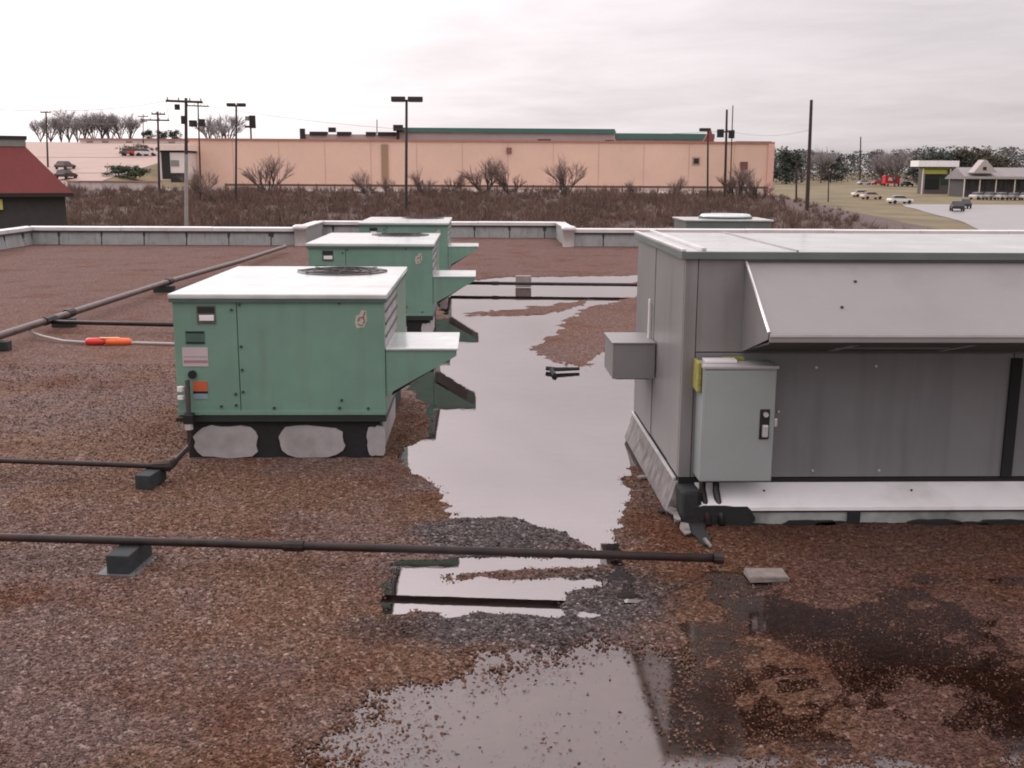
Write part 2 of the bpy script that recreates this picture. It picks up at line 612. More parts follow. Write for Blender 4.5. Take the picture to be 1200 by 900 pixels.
def grid_object(name, xs, ys, hfun, mat):
    X, Yg = np.meshgrid(xs, ys)
    Zg = hfun(X, Yg)
    v = np.stack([X, Yg, Zg], -1).reshape(-1, 3)
    nx, ny = len(xs), len(ys)
    i = np.arange(nx * ny).reshape(ny, nx)
    f = np.stack([i[:-1, :-1], i[:-1, 1:], i[1:, 1:], i[1:, :-1]], -1).reshape(-1, 4)
    me = bpy.data.meshes.new(name)
    me.from_pydata(v.tolist(), [], f.tolist())
    me.update()
    return ob(name, me, mat, smooth=True)


deck = grid_object('roof', axis([(-15.4, -4, 0.4), (-4, 4, 0.05), (4, 26, 0.5)]), axis([(-6, 3.6, 0.6), (3.6, 10, 0.05), (10, 27, 0.11), (27, 46, 0.5)]), deck_h, GRAVEL)
struct(deck, label='flat roof with wet brown gravel')
bm = box(B(), -15.5, 26.1, -6.1, 46.1, -4.2, -0.12)
struct(ob('store_walls', bm, M('store_masonry', (0.3, 0.24, 0.2), 0.85)), label='walls of the building under the flat roof')
for x0, x1, y0, y1, mm, lab in ((-1.9, 1.12, 5.68, 27, WATER, 'rain water standing between the units'), (1.12, 5.6, 6.8, 27, WATER, 'rain water at the foot of the grey unit'),
                                (-3.4, 5.6, 3.0, 5.68, WATER_NEAR, 'shallow rain water at the near edge of the roof'), (1.12, 5.6, 5.68, 6.8, WATER_NEAR, 'film of rain water before the grey unit')):
    struct(grid_object('puddle', axis([(x0, x1, 0.5)]), axis([(y0, y1, 0.5)]), lambda x, y: x * 0 + WATER_Z, mm), label=lab)
mem = grid_object('roof_membrane', axis([(-1.9, 4.2, 0.25)]), axis([(3.0, 27, 0.25)]), lambda x, y: x * 0 - 0.0175 + 0.002 * fbm(x, y, 77), SILT)
struct(mem, label='silted roofing membrane under the rain water')


def stone_mesh(name, x, y, z, r, seed):
    rng = np.random.default_rng(seed)
    n = len(x)
    base = np.array([(1, 0, 0), (-1, 0, 0), (0, 1, 0), (0, -1, 0), (0, 0, 1), (0, 0, -1)], float)
    v = base[None] * rng.uniform(0.55, 1.2, (n, 6, 1)) + rng.uniform(-0.25, 0.25, (n, 6, 3))
    v[:, :, 2] *= 0.7
    a = rng.uniform(0, 6.283, n)
    c, s = np.cos(a)[:, None], np.sin(a)[:, None]
    vx, vy = v[:, :, 0] * c - v[:, :, 1] * s, v[:, :, 0] * s + v[:, :, 1] * c
    tl = rng.uniform(-0.5, 0.5, (n, 1))
    v = np.stack([vx, vy, v[:, :, 2] + vx * tl], -1) * r[:, None, None] + np.stack([x, y, z], -1)[:, None, :]
    f = np.array([(0, 2, 4), (2, 1, 4), (1, 3, 4), (3, 0, 4), (2, 0, 5), (1, 2, 5), (3, 1, 5), (0, 3, 5)])
    F_ = (f[None] + (np.arange(n) * 6)[:, None, None]).reshape(-1)
    me = bpy.data.meshes.new(name)
    me.vertices.add(n * 6)
    me.vertices.foreach_set('co', v.reshape(-1).astype(np.float32))
    nf = n * 8
    me.loops.add(nf * 3)
    me.loops.foreach_set('vertex_index', F_.astype(np.int32))
    me.polygons.add(nf)
    me.polygons.foreach_set('loop_start', np.arange(0, nf * 3, 3, dtype=np.int32))
    me.polygons.foreach_set('loop_total', np.full(nf, 3, dtype=np.int32))
    me.update(calc_edges=True)
    return me


def scatter():
    rng = np.random.default_rng(3)
    X, Yy, Rr = [], [], []
    for y0, y1, n, r0, r1 in ((3.7, 6, 95000, 0.003, 0.010), (6, 9, 75000, 0.004, 0.012), (9, 14, 45000, 0.006, 0.015)):
        y = rng.uniform(y0, y1, n)
        x = rng.uniform(-0.56, 0.60, n) * y * 1.02 - 0.0
        X.append(x)
        Yy.append(y)
        Rr.append(r0 + (r1 - r0) * rng.random(n) ** 2.2)
    x, y, r = map(np.concatenate, (X, Yy, Rr))
    h = deck_h(x, y)
    s = pool_mask(x, y)
    keep = rng.random(len(x)) < np.clip(1.12 - s * 1.12, 0.0, 1)
    # loose pebbles lie in the shallow near pool, thinning out to the right
    near = (y < 5.6) & (s > 0.5)
    keep |= near & (rng.random(len(x)) < np.clip(0.50 - 0.36 * (x + 0.6) - 0.25 * np.clip(y - 4.6, -1, 1), 0.03, 0.6) * np.clip(0.55 + 1.3 * fbm(x * 3.5, y * 3.5, 21), 0.05, 1))
    un = (x > -2.6) & (x < -0.8) & (y > 9.22)
    ug = (x > 1.5) & (y > 7.35)
    keep &= ~un & ~ug
    x, y, h, r, s = x[keep], y[keep], h[keep], r[keep], s[keep]
    z = h + r * 0.25
    wet = (y < 5.6) & (s > 0.35)
    r = np.where(wet, r * 1.15 + 0.003, r)
    z = np.where(wet, np.maximum(h, -0.015) + r * 0.55, z)
    o = ob('gravel', stone_mesh('gravel', x, y, z, r, 5), STONES)
    struct(o, 'stuff', 'loose wet roof gravel')


scatter()

# ------------------------------------------------------------------ parapet
YP, YR, XL, XJ0, XJ1, XE = 36.7, 41.4, -15.05, -6.1, 3.1, 26.0
PH = 0.55
para = thing('parapet_wall', 'low grey parapet wall with white metal coping round the far edge of the roof', 'parapet', (0, YP, 0))
BAT = M('dark_batten_and_shadow', (0.035, 0.033, 0.034), 0.6)


def run(p0, p1, step, first=0.0):
    """one straight run of parapet: core, face panels, battens over the joints and coping lengths (local to para)"""
    p0, p1 = Vector((*p0, 0)) - Vector((0, YP, 0)), Vector((*p1, 0)) - Vector((0, YP, 0))
    d = (p1 - p0)
    ln = d.length
    d.normalize()
    rz = math.atan2(d.y, d.x)
    # local frame: x along the run, -y towards the roof side

    def put(name, bm, mat):
        o = ob(name, bm, mat, para)
        o.location = p0
        o.rotation_euler = (0, 0, rz)
        return o
    put('core', box(B(), 0, ln, 0.03, 0.28, -0.05, PH), PARA)
    x = first
    edges = [0.0]
    while x < ln:
        if x > 0.05:
            edges.append(x)
        x += step
    edges.append(ln)
    for a, b in zip(edges, edges[1:]):
        if b - a < 0.05:
            continue
        bm = box(B(), a + 0.02, b - 0.02, 0.005 + random.uniform(0, 0.012), 0.03, 0.02, PH - 0.002)
        for v in bm.verts:
            if v.co.z < 0.1:
                v.co.y -= 0.09
        put('panel', bm, PARA)
        if b < ln - 0.1:
            w = random.choice((0.07, 0.09, 0.12, 0.17))
            put('batten', box(B(), b - w / 2, b + w / 2, -0.035, 0.004, 0.03, PH - 0.003), BAT)
    x = -0.06
    while x < ln + 0.06:
        e = min(x + 3.05, ln + 0.08)
        if e - x > 0.1:
            t = random.uniform(-0.006, 0.006)
            bm = prism(B(), [(-0.07, PH - 0.06), (-0.07, PH + 0.05 + t), (0.12, PH + 0.085 + t), (0.35, PH + 0.05 + t), (0.35, PH - 0.06), (0.33, PH - 0.06), (0.33, PH + 0.0), (-0.05, PH + 0.0), (-0.05, PH - 0.06)], 'x', x, e - 0.012)
            cp_ = put('coping', bm, COPING)
            ob('coping_shadow_strip', box(B(), x, e - 0.012, -0.066, -0.036, PH - 0.11, PH - 0.061), BAT, cp_)  # dark strip added as the shadow line below the coping overhang
        x = e


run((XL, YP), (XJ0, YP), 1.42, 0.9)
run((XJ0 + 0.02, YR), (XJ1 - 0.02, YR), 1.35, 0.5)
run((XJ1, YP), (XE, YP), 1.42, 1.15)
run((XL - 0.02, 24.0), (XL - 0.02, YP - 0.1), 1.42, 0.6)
for xj in (XJ0, XJ1):
    sg = 1 if xj < 0 else -1
    bm = box(B(), xj - 0.15, xj + 0.15, 0.30, YR - YP, -0.05, PH + 0.02)
    ob('return_wall', bm, PARA, para)
    bm = box(B(), xj - 0.2, xj + 0.2, 0.38, YR - YP - 0.1, PH + 0.03, PH + 0.085, 0.01)
    ob('return_coping', bm, COPING, para)
    bm = lathe(B(), [(0.20, -0.04), (0.20, PH), (0.25, PH + 0.01), (0.25, PH + 0.12), (0.16, PH + 0.17), (0.001, PH + 0.18)], 18, (xj + sg * 0.05, -0.12, 0))
    ob('corner_cap', bm, COPING, para, smooth=True)

# ------------------------------------------------------------------ small green rooftop units
UW, UD, UZ0, UZ1 = 1.815, 2.65, 0.40, 1.48


def blob_plate(cx, cz, w, h, y0, y1, seed):
    rnd = random.Random(seed)
    pts = []
    n = 22
    for k in range(n):
        a = 2 * math.pi * k / n
        c, s = math.cos(a), math.sin(a)
        q = 1 / (abs(c) ** 4 + abs(s) ** 4) ** 0.25
        j = 1 + rnd.uniform(-0.07, 0.07)
        pts.append((cx + c * q * w / 2 * j, cz + s * q * h / 2 * j))
    return prism(B(), pts, 'y', y0, y1)


def screw_mesh():
    bm = B()
    cyl(bm, (0, 0.004, 0), 0.012, -0.014, 8, 'y')
    me = bpy.data.meshes.new('screw')
    bm.to_mesh(me)
    bm.free()
    me.materials.append(M('dark_screw', (0.03, 0.035, 0.032), 0.5))
    return me


SCREW = screw_mesh()


def green_unit(label):
    t = thing('rooftop_unit', label, 'rooftop unit', group='small green rooftop units in a row')
    cb = ob('curb', box(B(), 0.06, UW - 0.06, 0.05, UD - 0.05, -0.05, 0.36, 0.01), TAR, t)
    for k, (cx, w) in enumerate(((0.40, 0.55), (1.15, 0.58), (1.72, 0.16))):
        ob('flashing_patch', blob_plate(cx, 0.16, w, 0.29 - 0.01 * k, 0.03, 0.052, 3 + k), FLASH, cb)
    ob('flashing_patch', box(B(), UW - 0.062, UW - 0.045, 0.2, 1.6, 0.02, 0.3), FLASH, cb)
    ob('base_rail', box(B(), 0.0, UW, 0.0, UD, 0.345, 0.405, 0.008), M('rail_black_green', (0.018, 0.026, 0.022), 0.5), t)
    # cabinet: inner carcass and separate outer panels with open joints
    ob('carcass', box(B(), 0.02, UW - 0.02, 0.02, UD - 0.02, 0.40, 1.43), GREEN_DK, t)
    cp = ob('control_panel', box(B(), 0.0, 0.545, -0.004, 0.03, 0.412, 1.43, 0.006), GREEN, t)
    ap = ob('access_panel', box(B(), 0.551, UW, -0.007, 0.03, 0.412, 1.43, 0.006), GREEN, t)
    ob('bottom_flange', box(B(), 0.0, UW, -0.018, -0.0075, 0.412, 0.45, 0.003), GREEN, t)
    ob('side_panel', box(B(), -0.004, 0.03, 0.034, 1.3, 0.412, 1.43, 0.006), GREEN, t)
    ob('side_panel', box(B(), -0.004, 0.03, 1.306, UD, 0.412, 1.43, 0.006), GREEN, t)
    ob('side_panel', box(B(), UW - 0.03, UW + 0.004, 0.034, UD, 0.412, 0.96, 0.006), GREEN, t)
    ob('side_panel', box(B(), UW - 0.03, UW + 0.004, 1.35, UD, 0.966, 1.43, 0.006), GREEN, t)
    ob('back_panel', box(B(), 0.034, UW - 0.034, UD - 0.03, UD + 0.004, 0.412, 1.43, 0.006), GREEN, t)
    # coil with upright fins in the upper right side
    coil = ob('coil', box(B(), UW - 0.03, UW - 0.006, 0.06, 1.34, 0.98, 1.42), FINS, t)
    bm = B()
    for k in range(30):
        y = 0.08 + k * 0.042
        box(bm, UW - 0.006, UW + 0.004, y, y + 0.016, 0.985, 1.415)
    ob('fins', bm, FINS, coil)
    for z in (1.09, 1.2, 1.31):
        ob('coil_bar', box(B(), UW + 0.0045, UW + 0.012, 0.06, 1.34, z, z + 0.022), M('coil_bar', (0.09, 0.08, 0.08), 0.6), coil)
    # lid with a folded rim
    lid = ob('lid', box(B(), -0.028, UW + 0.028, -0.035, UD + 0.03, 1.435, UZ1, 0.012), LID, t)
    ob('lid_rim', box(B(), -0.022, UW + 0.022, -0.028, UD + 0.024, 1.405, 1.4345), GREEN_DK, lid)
    # fan guard
    fx, fy, fr = 1.20, 2.08, 0.47
    fg = ob('fan_guard', lathe(B(), [(fr, UZ1 - 0.01), (fr, UZ1 + 0.008), (fr - 0.03, UZ1 + 0.014), (fr - 0.06, UZ1 + 0.010), (fr - 0.06, UZ1 + 0.004)], 32, (fx, fy, 0)), BLACK, t, smooth=True)
    ob('fan_well', cyl(B(), (fx, fy, UZ1 + 0.002), fr - 0.05, 0.004, 28), BLACK, fg)
    bm = B()
    for rr in (0.1, 0.2, 0.3, 0.38):
        tube(bm, [(fx + rr * math.cos(a), fy + rr * math.sin(a), UZ1 + 0.012) for a in np.linspace(0, 2 * math.pi, 24)], 0.004, 4)
    for a in np.linspace(0, math.pi, 5)[:-1]:
        tube(bm, [(fx - fr * math.cos(a), fy - fr * math.sin(a), UZ1 + 0.016), (fx + fr * math.cos(a), fy + fr * math.sin(a), UZ1 + 0.016)], 0.004, 4)
    ob('wire_guard', bm, IRON, fg)
    # wedge shaped fresh air hood on the right side
    hx = UW + 0.62
    hood = ob('air_hood', prism(B(), [(UW + 0.006, 0.585), (UW + 0.006, 0.985), (hx, 0.985), (hx, 0.935)], 'y', 0.01, 0.94), GREEN, t)
    ob('hood_top', box(B(), UW + 0.006, hx + 0.015, -0.005, 0.955, 0.986, 1.004, 0.004), LID, hood)
    ob('hood_filter', prism(B(), [(UW + 0.05, 0.585), (UW + 0.05, 0.575), (hx - 0.04, 0.918), (hx - 0.04, 0.928)], 'y', 0.05, 0.9), BLACK, hood)
    # fittings on the control panel
    rc = ob('handle_recess', box(B(), 0.205, 0.37, -0.009, -0.0045, 1.215, 1.375), M('recess_grey', (0.09, 0.10, 0.09), 0.6), cp)
    ob('recess_slot', box(B(), 0.215, 0.36, -0.012, -0.0095, 1.31, 1.365), BLACK, rc)
    ob('handle', box(B(), 0.23, 0.355, -0.03, -0.0095, 1.245, 1.295, 0.006), WHITE, rc)
    rp = ob('rating_plate', box(B(), 0.10, 0.265, -0.009, -0.0045, 1.04, 1.155), GREEN_DK, cp)
    for z in (1.045, 1.135):
        ob('plate_band', box(B(), 0.105, 0.26, -0.0105, -0.0092, z, z + 0.016), BLACK, rp)
    lb = ob('instruction_label', box(B(), 0.065, 0.285, -0.009, -0.0045, 0.845, 1.012), PINKLAB, cp)
    ob('label_stripe', box(B(), 0.075, 0.28, -0.0105, -0.0092, 0.875, 0.90), M('label_print', (0.30, 0.17, 0.18), 0.6), lb)
    ob('label_stripe', box(B(), 0.075, 0.28, -0.0105, -0.0092, 0.925, 0.935), M('label_print2', (0.28, 0.27, 0.29), 0.6), lb)
    ol = ob('warning_label', box(B(), 0.145, 0.265, -0.009, -0.0045, 0.555, 0.715), M('bluish_label', (0.22, 0.32, 0.36), 0.5), cp)
    ob('orange_band', box(B(), 0.143, 0.268, -0.011, -0.0092, 0.625, 0.715), ORANGE, ol)
    ob('dark_band', box(B(), 0.143, 0.268, -0.0112, -0.0094, 0.605, 0.624), BLACK, ol)
    ob('gas_grommet', cyl(B(), (0.145, -0.004, 0.775), 0.036, -0.03, 14, 'y'), BLACK, cp)
    # emblem: pale curl with red strokes
    em = ob('emblem', prism(B(), [(1.575, 1.18), (1.64, 1.19), (1.665, 1.25), (1.66, 1.33), (1.62, 1.34), (1.60, 1.30), (1.57, 1.29), (1.56, 1.23)], 'y', -0.011, -0.0075), M('emblem_cream', (0.40, 0.42, 0.36), 0.5), ap)
    RS = M('emblem_red', (0.34, 0.10, 0.08), 0.5)
    ob('emblem_stroke', tube(B(), [(1.585, -0.012, 1.22), (1.62, -0.012, 1.205), (1.645, -0.012, 1.24), (1.635, -0.012, 1.28), (1.60, -0.012, 1.275), (1.59, -0.012, 1.245)], 0.006, 5), RS, em)
    ob('emblem_stroke', tube(B(), [(1.635, -0.012, 1.285), (1.65, -0.012, 1.325)], 0.006, 5), RS, em)
    for (x, z) in ((0.505, 1.34), (0.575, 1.02), (0.575, 0.815), (0.575, 0.618), (0.51, 0.60), (0.51, 0.50), (0.38, 0.49), (0.84, 0.475), (1.41, 0.475), (1.43, 0.545), (1.66, 0.47), (1.43, 1.40), (0.575, 1.385)):
        s = ob('screw', SCREW, None, ap if x > 0.551 else cp, (x, -0.012, z))
    return t


ug = green_unit('nearest green rooftop unit, the large one in the left foreground')
ug.location = (-2.635, 9.2, 0)
for lab, loc in (('middle green rooftop unit, half hidden behind the nearest green one', (-2.50, 15.75, 0)),
                 ('farthest green rooftop unit of the row, close to the far parapet', (-2.46, 22.2, 0))):
    c = copy_tree(ug)
    c.location = loc
    c['label'] = lab

# gas cock in front of the nearest green unit, end of its gas pipe
gp = thing('gas_pipe', 'thin rusty gas pipe turning up to the near green unit at its lower left corner', 'pipe', (-3.6, 8.6, 0))


def rel(o, pts):
    return [Vector(p) - o.location for p in pts]


ob('pipe', tube(B(), rel(gp, [(-5.6, 8.92, .15), (-3.97, 8.66, .15), (-2.62, 8.47, .15), (-2.545, 8.50, .15), (-2.52, 8.57, .15), (-2.515, 9.02, .16), (-2.515, 9.07, .18), (-2.515, 9.08, .24), (-2.515, 9.10, .74)]), 0.022, 8), IRON, gp, smooth=True)
ob('elbow', tube(B(), rel(gp, [(-2.66, 8.475, .15), (-2.53, 8.47, .15), (-2.52, 8.62, .15)]), 0.032, 8), IRON, gp)
ob('gas_cock', box(B(), *(np.array([-2.56, -2.47]) - gp.location.x), *(np.array([9.05, 9.14]) - gp.location.y), 0.36, 0.45, 0.012), BLACK, gp)
ob('cock_handle', box(B(), *(np.array([-2.62, -2.55]) - gp.location.x), *(np.array([9.06, 9.09]) - gp.location.y), 0.38, 0.42, 0.006), IRON, gp)
ob('union_ring', cyl(B(), Vector((-2.515, 9.08, .31)) - gp.location, 0.035, 0.05, 10), STEEL, gp)
ob('white_cap', cyl(B(), Vector((-2.58, 9.12, .64)) - gp.location, 0.03, 0.04, 10), WHITE, gp)
ob('white_cap', cyl(B(), Vector((-2.58, 9.12, .57)) - gp.location, 0.03, 0.03, 10), WHITE, gp)

# near gas pipe crossing the foreground
gp = thing('gas_pipe', 'long rusty gas pipe crossing the foreground from the left edge to the grey unit', 'pipe', (0, 6.4, 0))
ob('pipe', tube(B(), rel(gp, [(-6.5, 7.05, .165), (-3.13, 6.72, .165), (-0.8, 6.49, .165), (1.46, 6.265, .165)]), 0.027, 10), IRON, gp, smooth=True)
ob('coupling', tube(B(), rel(gp, [(-1.25, 6.534, .165), (-1.12, 6.521, .165)]), 0.038, 10), IRON, gp)
ob('end_cap', tube(B(), rel(gp, [(1.46, 6.265, .165), (1.52, 6.26, .165)]), 0.037, 10), IRON, gp)

# pipe running away along the left side
gp = thing('gas_pipe', 'weathered gas main running into the distance on the left of the roof', 'pipe', (-6.6, 20, 0))
ob('pipe', tube(B(), rel(gp, [(-6.95, 9.5, .2), (-6.78, 15.1, .2), (-6.55, 22.7, .2), (-6.2, 28, .2), (-6.0, 33.5, .2)]), 0.055, 10), PIPE_GREY, gp, smooth=True)
for p in ((-6.72, 17.6), (-6.55, 22.75)):
    ob('coupling', tube(B(), rel(gp, [(p[0] - .004, p[1] - .13, .2), (p[0] + .004, p[1] + .13, .2)]), 0.075, 10), IRON, gp)
gp = thing('gas_pipe', 'straight branch pipe between the gas main and the middle green unit', 'pipe', (-5.5, 16.7, 0))
ob('pipe', tube(B(), rel(gp, [(-6.68, 16.78, .17), (-4.7, 16.62, .15), (-2.57, 16.5, .15)]), 0.035, 8), IRON, gp, smooth=True)
ob('tee', tube(B(), rel(gp, [(-6.73, 16.6, .2), (-6.72, 16.96, .2)]), 0.07, 8), IRON, gp)
gp = thing('gas_pipe', 'thin pipe lying across the far end of the puddle', 'pipe', (1.4, 22.9, 0))
ob('pipe', tube(B(), rel(gp, [(-0.62, 23.09, .15), (1.4, 22.93, .15), (4.6, 22.68, .15)]), 0.036, 8), IRON, gp, smooth=True)
ob('coupling', tube(B(), rel(gp, [(0.28, 23.02, .15), (0.42, 23.01, .15)]), 0.045, 8), IRON, gp)


def sleeper(label, x, y, w, d, h, rz=0, plate=False, m=WOOD):
    t = thing('support_block', label, 'block', (x, y, 0), rz, 'timber blocks under the pipes')
    ob('timber', box(B(), -w / 2, w / 2, -d / 2, d / 2, 0.012, h, 0.008), m, t)
    if plate:
        ob('pad', box(B(), -w / 2 - 0.06, w / 2 + 0.05, -d / 2 - 0.02, d / 2 + 0.02, -0.01, 0.014, 0.003), M('membrane_pad', (0.10, 0.10, 0.105), 0.5, var=.3), t)
    return t


sleeper('dark timber block under the long foreground pipe', -2.26, 6.62, 0.15, 0.36, 0.135, -0.10, True)
sleeper('small dark block under the thin pipe left of the near green unit', -2.66, 8.42, 0.13, 0.30, 0.128, -0.14)
sleeper('dark block under the gas main nearest the left edge', -6.80, 15.0, 0.42, 0.16, 0.146, 0.05)
sleeper('block under the gas main beside its first coupling', -6.72, 17.35, 0.36, 0.14, 0.146, 0.03)
sleeper('far block under the gas main beside the near green unit lid', -6.56, 22.4, 0.42, 0.16, 0.146, 0.03)
sleeper('pale block behind the thin pipe at the far puddle', 0.98, 23.6, 0.34, 0.2, 0.26, 0.02, False, CONC)

# grey cord with a bright red sleeve
t = thing('grey_cable', 'grey cord running from the gas main to the near green unit', 'cord', (-5.5, 15.5, 0))
ob('cord', tube(B(), rel(t, [(-6.83, 16.1, .14), (-6.5, 15.9, .08), (-6.1, 15.66, .045), (-5.72, 15.52, .045), (-4.98, 15.49, .045), (-4.4, 15.42, .04), (-3.6, 15.36, .04), (-2.6, 15.9, .05)]), 0.022, 8), M('cord_grey', (0.36, 0.31, 0.29), 0.5), t, smooth=True)
t = thing('plastic_sleeve', 'bright red plastic sleeve with orange end around the grey cord', 'sleeve', (-5.35, 15.5, 0.06))
for nm, x0, x1, mm in (('red_half', -0.36, -0.08, RED), ('orange_half', -0.075, 0.30, M('orange_plastic', (0.75, 0.13, 0.035), 0.4)), ):
    bm = lathe(B(), [(0.002, x0), (0.045, x0 + 0.005), (0.058, x0 + 0.04), (0.060, (x0 + x1) / 2), (0.055, x1 - 0.05), (0.035, x1 - 0.005), (0.002, x1)], 14)
    bmesh.ops.rotate(bm, verts=bm.verts, cent=(0, 0, 0), matrix=Matrix.Rotation(math.pi / 2, 3, 'Y'))
    ob(nm, bm, mm, t, smooth=True)
ob('pale_stripe', box(B(), -0.16, 0.12, -0.03, 0.02, 0.052, 0.064, 0.004), M('pale_orange', (0.85, 0.42, 0.16), 0.4), t)

# bits lying about
t = thing('drain_debris', 'dark bent scrap lying in the middle of the puddle', 'debris', (0.95, 13.4, 0))
ob('bar', tube(B(), [(-0.08, 0.12, 0.03), (0.05, 0.03, 0.035), (0.34, 0.10, 0.03)], 0.03, 6, 0.022), TAR, t)
ob('stub', tube(B(), [(-0.02, 0.10, 0.02), (0.0, -0.26, 0.01)], 0.035, 6, 0.03), TAR, t)
bm = box(B(), -0.125, 0.125, -0.085, 0.085, 0.0, 0.035, 0.006)
for v in bm.verts:
    v.co += Vector([random.uniform(-.006, .006) for _ in range(3)])
tag(ob('brick', bm, M('soaked_brick', (0.17, 0.145, 0.13), 0.9, var=0.25, scale=20, bump=0.004, bscale=60), None, (1.82, 6.345, 0.0), rz=-0.03), 'pale concrete brick lying on the brown gravel by the grey unit', 'brick')

# ------------------------------------------------------------------ big grey unit
GX, GY, GZ0, GZ1, GD, GXE = 1.48, 7.6, 0.27, 1.975, 2.30, 5.6
t = thing('rooftop_unit', 'large grey rooftop unit with sloping intake hood on the right', 'rooftop unit', (GX, GY, 0))
W = GXE - GX
cb = ob('curb', box(B(), 0.05, W, -0.24, GD - 0.05, -0.05, 0.15, 0.01), M('curb_membrane', (0.30, 0.31, 0.30), 0.6, var=0.4, scale=3, dirt=(0.02, 0.018, 0.018), dirt_amt=0.9), t)
rnd = random.Random(4)
for k in range(9):
    cx = 0.25 + k * 0.3 + rnd.uniform(-.1, .1)
    ob('tar_patch', blob_plate(cx, -0.005 + rnd.uniform(-.015, .015), 0.34 + rnd.uniform(-.1, .1), 0.08, -0.27, -0.24, 20 + k), TAR, cb)
ob('tar_patch', box(B(), 1.2, 1.29, -0.262, -0.24, 0.0, 0.12), TAR, cb)
ob('tar_patch', blob_plate(0.26, 0.07, 0.5, 0.17, -0.262, -0.24, 77), TAR, cb)
fl = ob('curb_flashing', prism(B(), [(-0.25, 0.135), (-0.25, 0.12), (-0.26, 0.12), (-0.26, 0.145), (0.0, 0.262), (0.0, 0.25)], 'x', 0.12, W), M('pale_flashing', (0.88, 0.86, 0.87), 0.25, var=0.05, scale=3, ior=2.2, dirt=(0.35, 0.3, 0.29), dirt_amt=0.4), t)
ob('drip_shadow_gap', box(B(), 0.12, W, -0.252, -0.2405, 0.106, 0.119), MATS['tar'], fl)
for x in (0.62, 1.72):
    ob('rivet', cyl(B(), (x, -0.10, 0.217), 0.008, 0.012, 8), BLACK, fl)
# left curb side: crumpled flashing and tar
sf = ob('side_flashing', prism(B(), [(-0.016, 0.262), (-0.045, 0.15), (-0.085, 0.03), (-0.075, 0.0), (0.0, 0.0), (0.045, 0.262)], 'y', 0.0, GD), M('stained_flashing', (0.21, 0.19, 0.185), 0.6, var=0.5, scale=9, streak=0.95, dirt=(0.035, 0.026, 0.024)), t)
ob('bright_edge', box(B(), -0.03, -0.008, 0.05, GD, 0.262, 0.285, 0.004), GALV, sf)
rnd = random.Random(12)
for k, (y, ln) in enumerate(((.05, .07), (.95, .10))):
    pts = [(-.06, y), (-.06 - ln * .5, y + .03), (-.07 - ln, y - .01), (-.06 - ln * .8, y - .05), (-.06 - ln * .3, y - .04), (-.05, y - .09)]
    ob('flashing_tab', prism(B(), pts, 'z', .015 + .004 * k, .032 + .004 * k), MATS['stained_flashing'] if k % 2 else TAR, sf)
bm = box(B(), -0.012, 0.13, -0.235, 0.0, -0.02, 0.255, 0.02)
for v in bm.verts:
    v.co += Vector((random.uniform(-.012, .012), random.uniform(-.02, .02), 0)) - Vector((0, .12 * (0.27 - v.co.z), 0))
ob('corner_tar', bm, TAR, cb)
ob('ground_tar', prism(B(), [(-.03, -.30), (.16, -.26), (.12, -.42), (.13, -.58), (.09, -.74), (.05, -.72), (.03, -.55), (-.02, -.45)], 'z', -.01, .035), TAR, cb)
for pts, z in (([(-.085, -.34), (-.03, -.30), (-.015, -.05), (-.05, .02), (-.10, -.06), (-.06, -.18)], .06), ([(-.05, -.56), (0, -.52), (.02, -.33), (-.03, -.30), (-.06, -.42)], .04), ([(.075, -.80), (.095, -.78), (.085, -.62), (.06, -.64)], .036)):
    ob('torn_flashing', prism(B(), pts, 'z', z, z + .012), MATS['stained_flashing'], cb)
# carcass and panels
ob('carcass', box(B(), 0.02, W, 0.02, GD - 0.02, GZ0 - 0.01, GZ1 - 0.04), GREY, t)
ob('base_rail', box(B(), 0.0, W, -0.006, GD, GZ0 - 0.02, GZ0 + 0.022, 0.005), M('rail_dark_grey', (0.008, 0.008, 0.008), 0.9), t)
for y0, y1 in ((0.035, 0.46), (0.466, 1.30), (1.306, GD)):
    ob('side_panel', box(B(), -0.006 + (0.006 if y0 > .46 and y0 < 1 else 0), 0.03, y0, y1, GZ0 + 0.03, GZ1 - 0.062, 0.005), GREY, t)
ob('corner_post', box(B(), -0.004, 0.085, -0.008, 0.03, GZ0 + 0.03, GZ1 - 0.062, 0.005), GREY, t)
HX0 = 0.435
ob('front_panel', box(B(), 0.09, W, -0.004, 0.03, 1.245, GZ1 - 0.062, 0.004), GREY, t)
lp = ob('front_panel', box(B(), 0.09, 2.44, -0.005, 0.03, GZ0 + 0.03, 1.235, 0.005), M('shade_grey_enamel', (0.175, 0.176, 0.18), 0.35, var=0.1, scale=1.2, streak=0.35, bump=0.006, bscale=1.8), t)  # grey enamel darkened in colour for the shade beneath the hood
ob('front_panel', box(B(), 2.446, W, -0.005, 0.03, GZ0 + 0.03, 1.235, 0.005), MATS['shade_grey_enamel'], t)
for (x, z) in ((0.72, 0.80), (0.98, 1.13), (1.42, 1.14), (1.0, 0.35), (1.5, 0.35)):
    ob('screw', cyl(B(), (x, -0.005, z), 0.010, -0.012, 8, 'y'), STEEL, lp)
ob('edge_post', box(B(), 2.42, 2.50, -0.03, -0.0055, GZ0 + 0.03, 1.2, 0.004), MATS['rail_dark_grey'], lp)
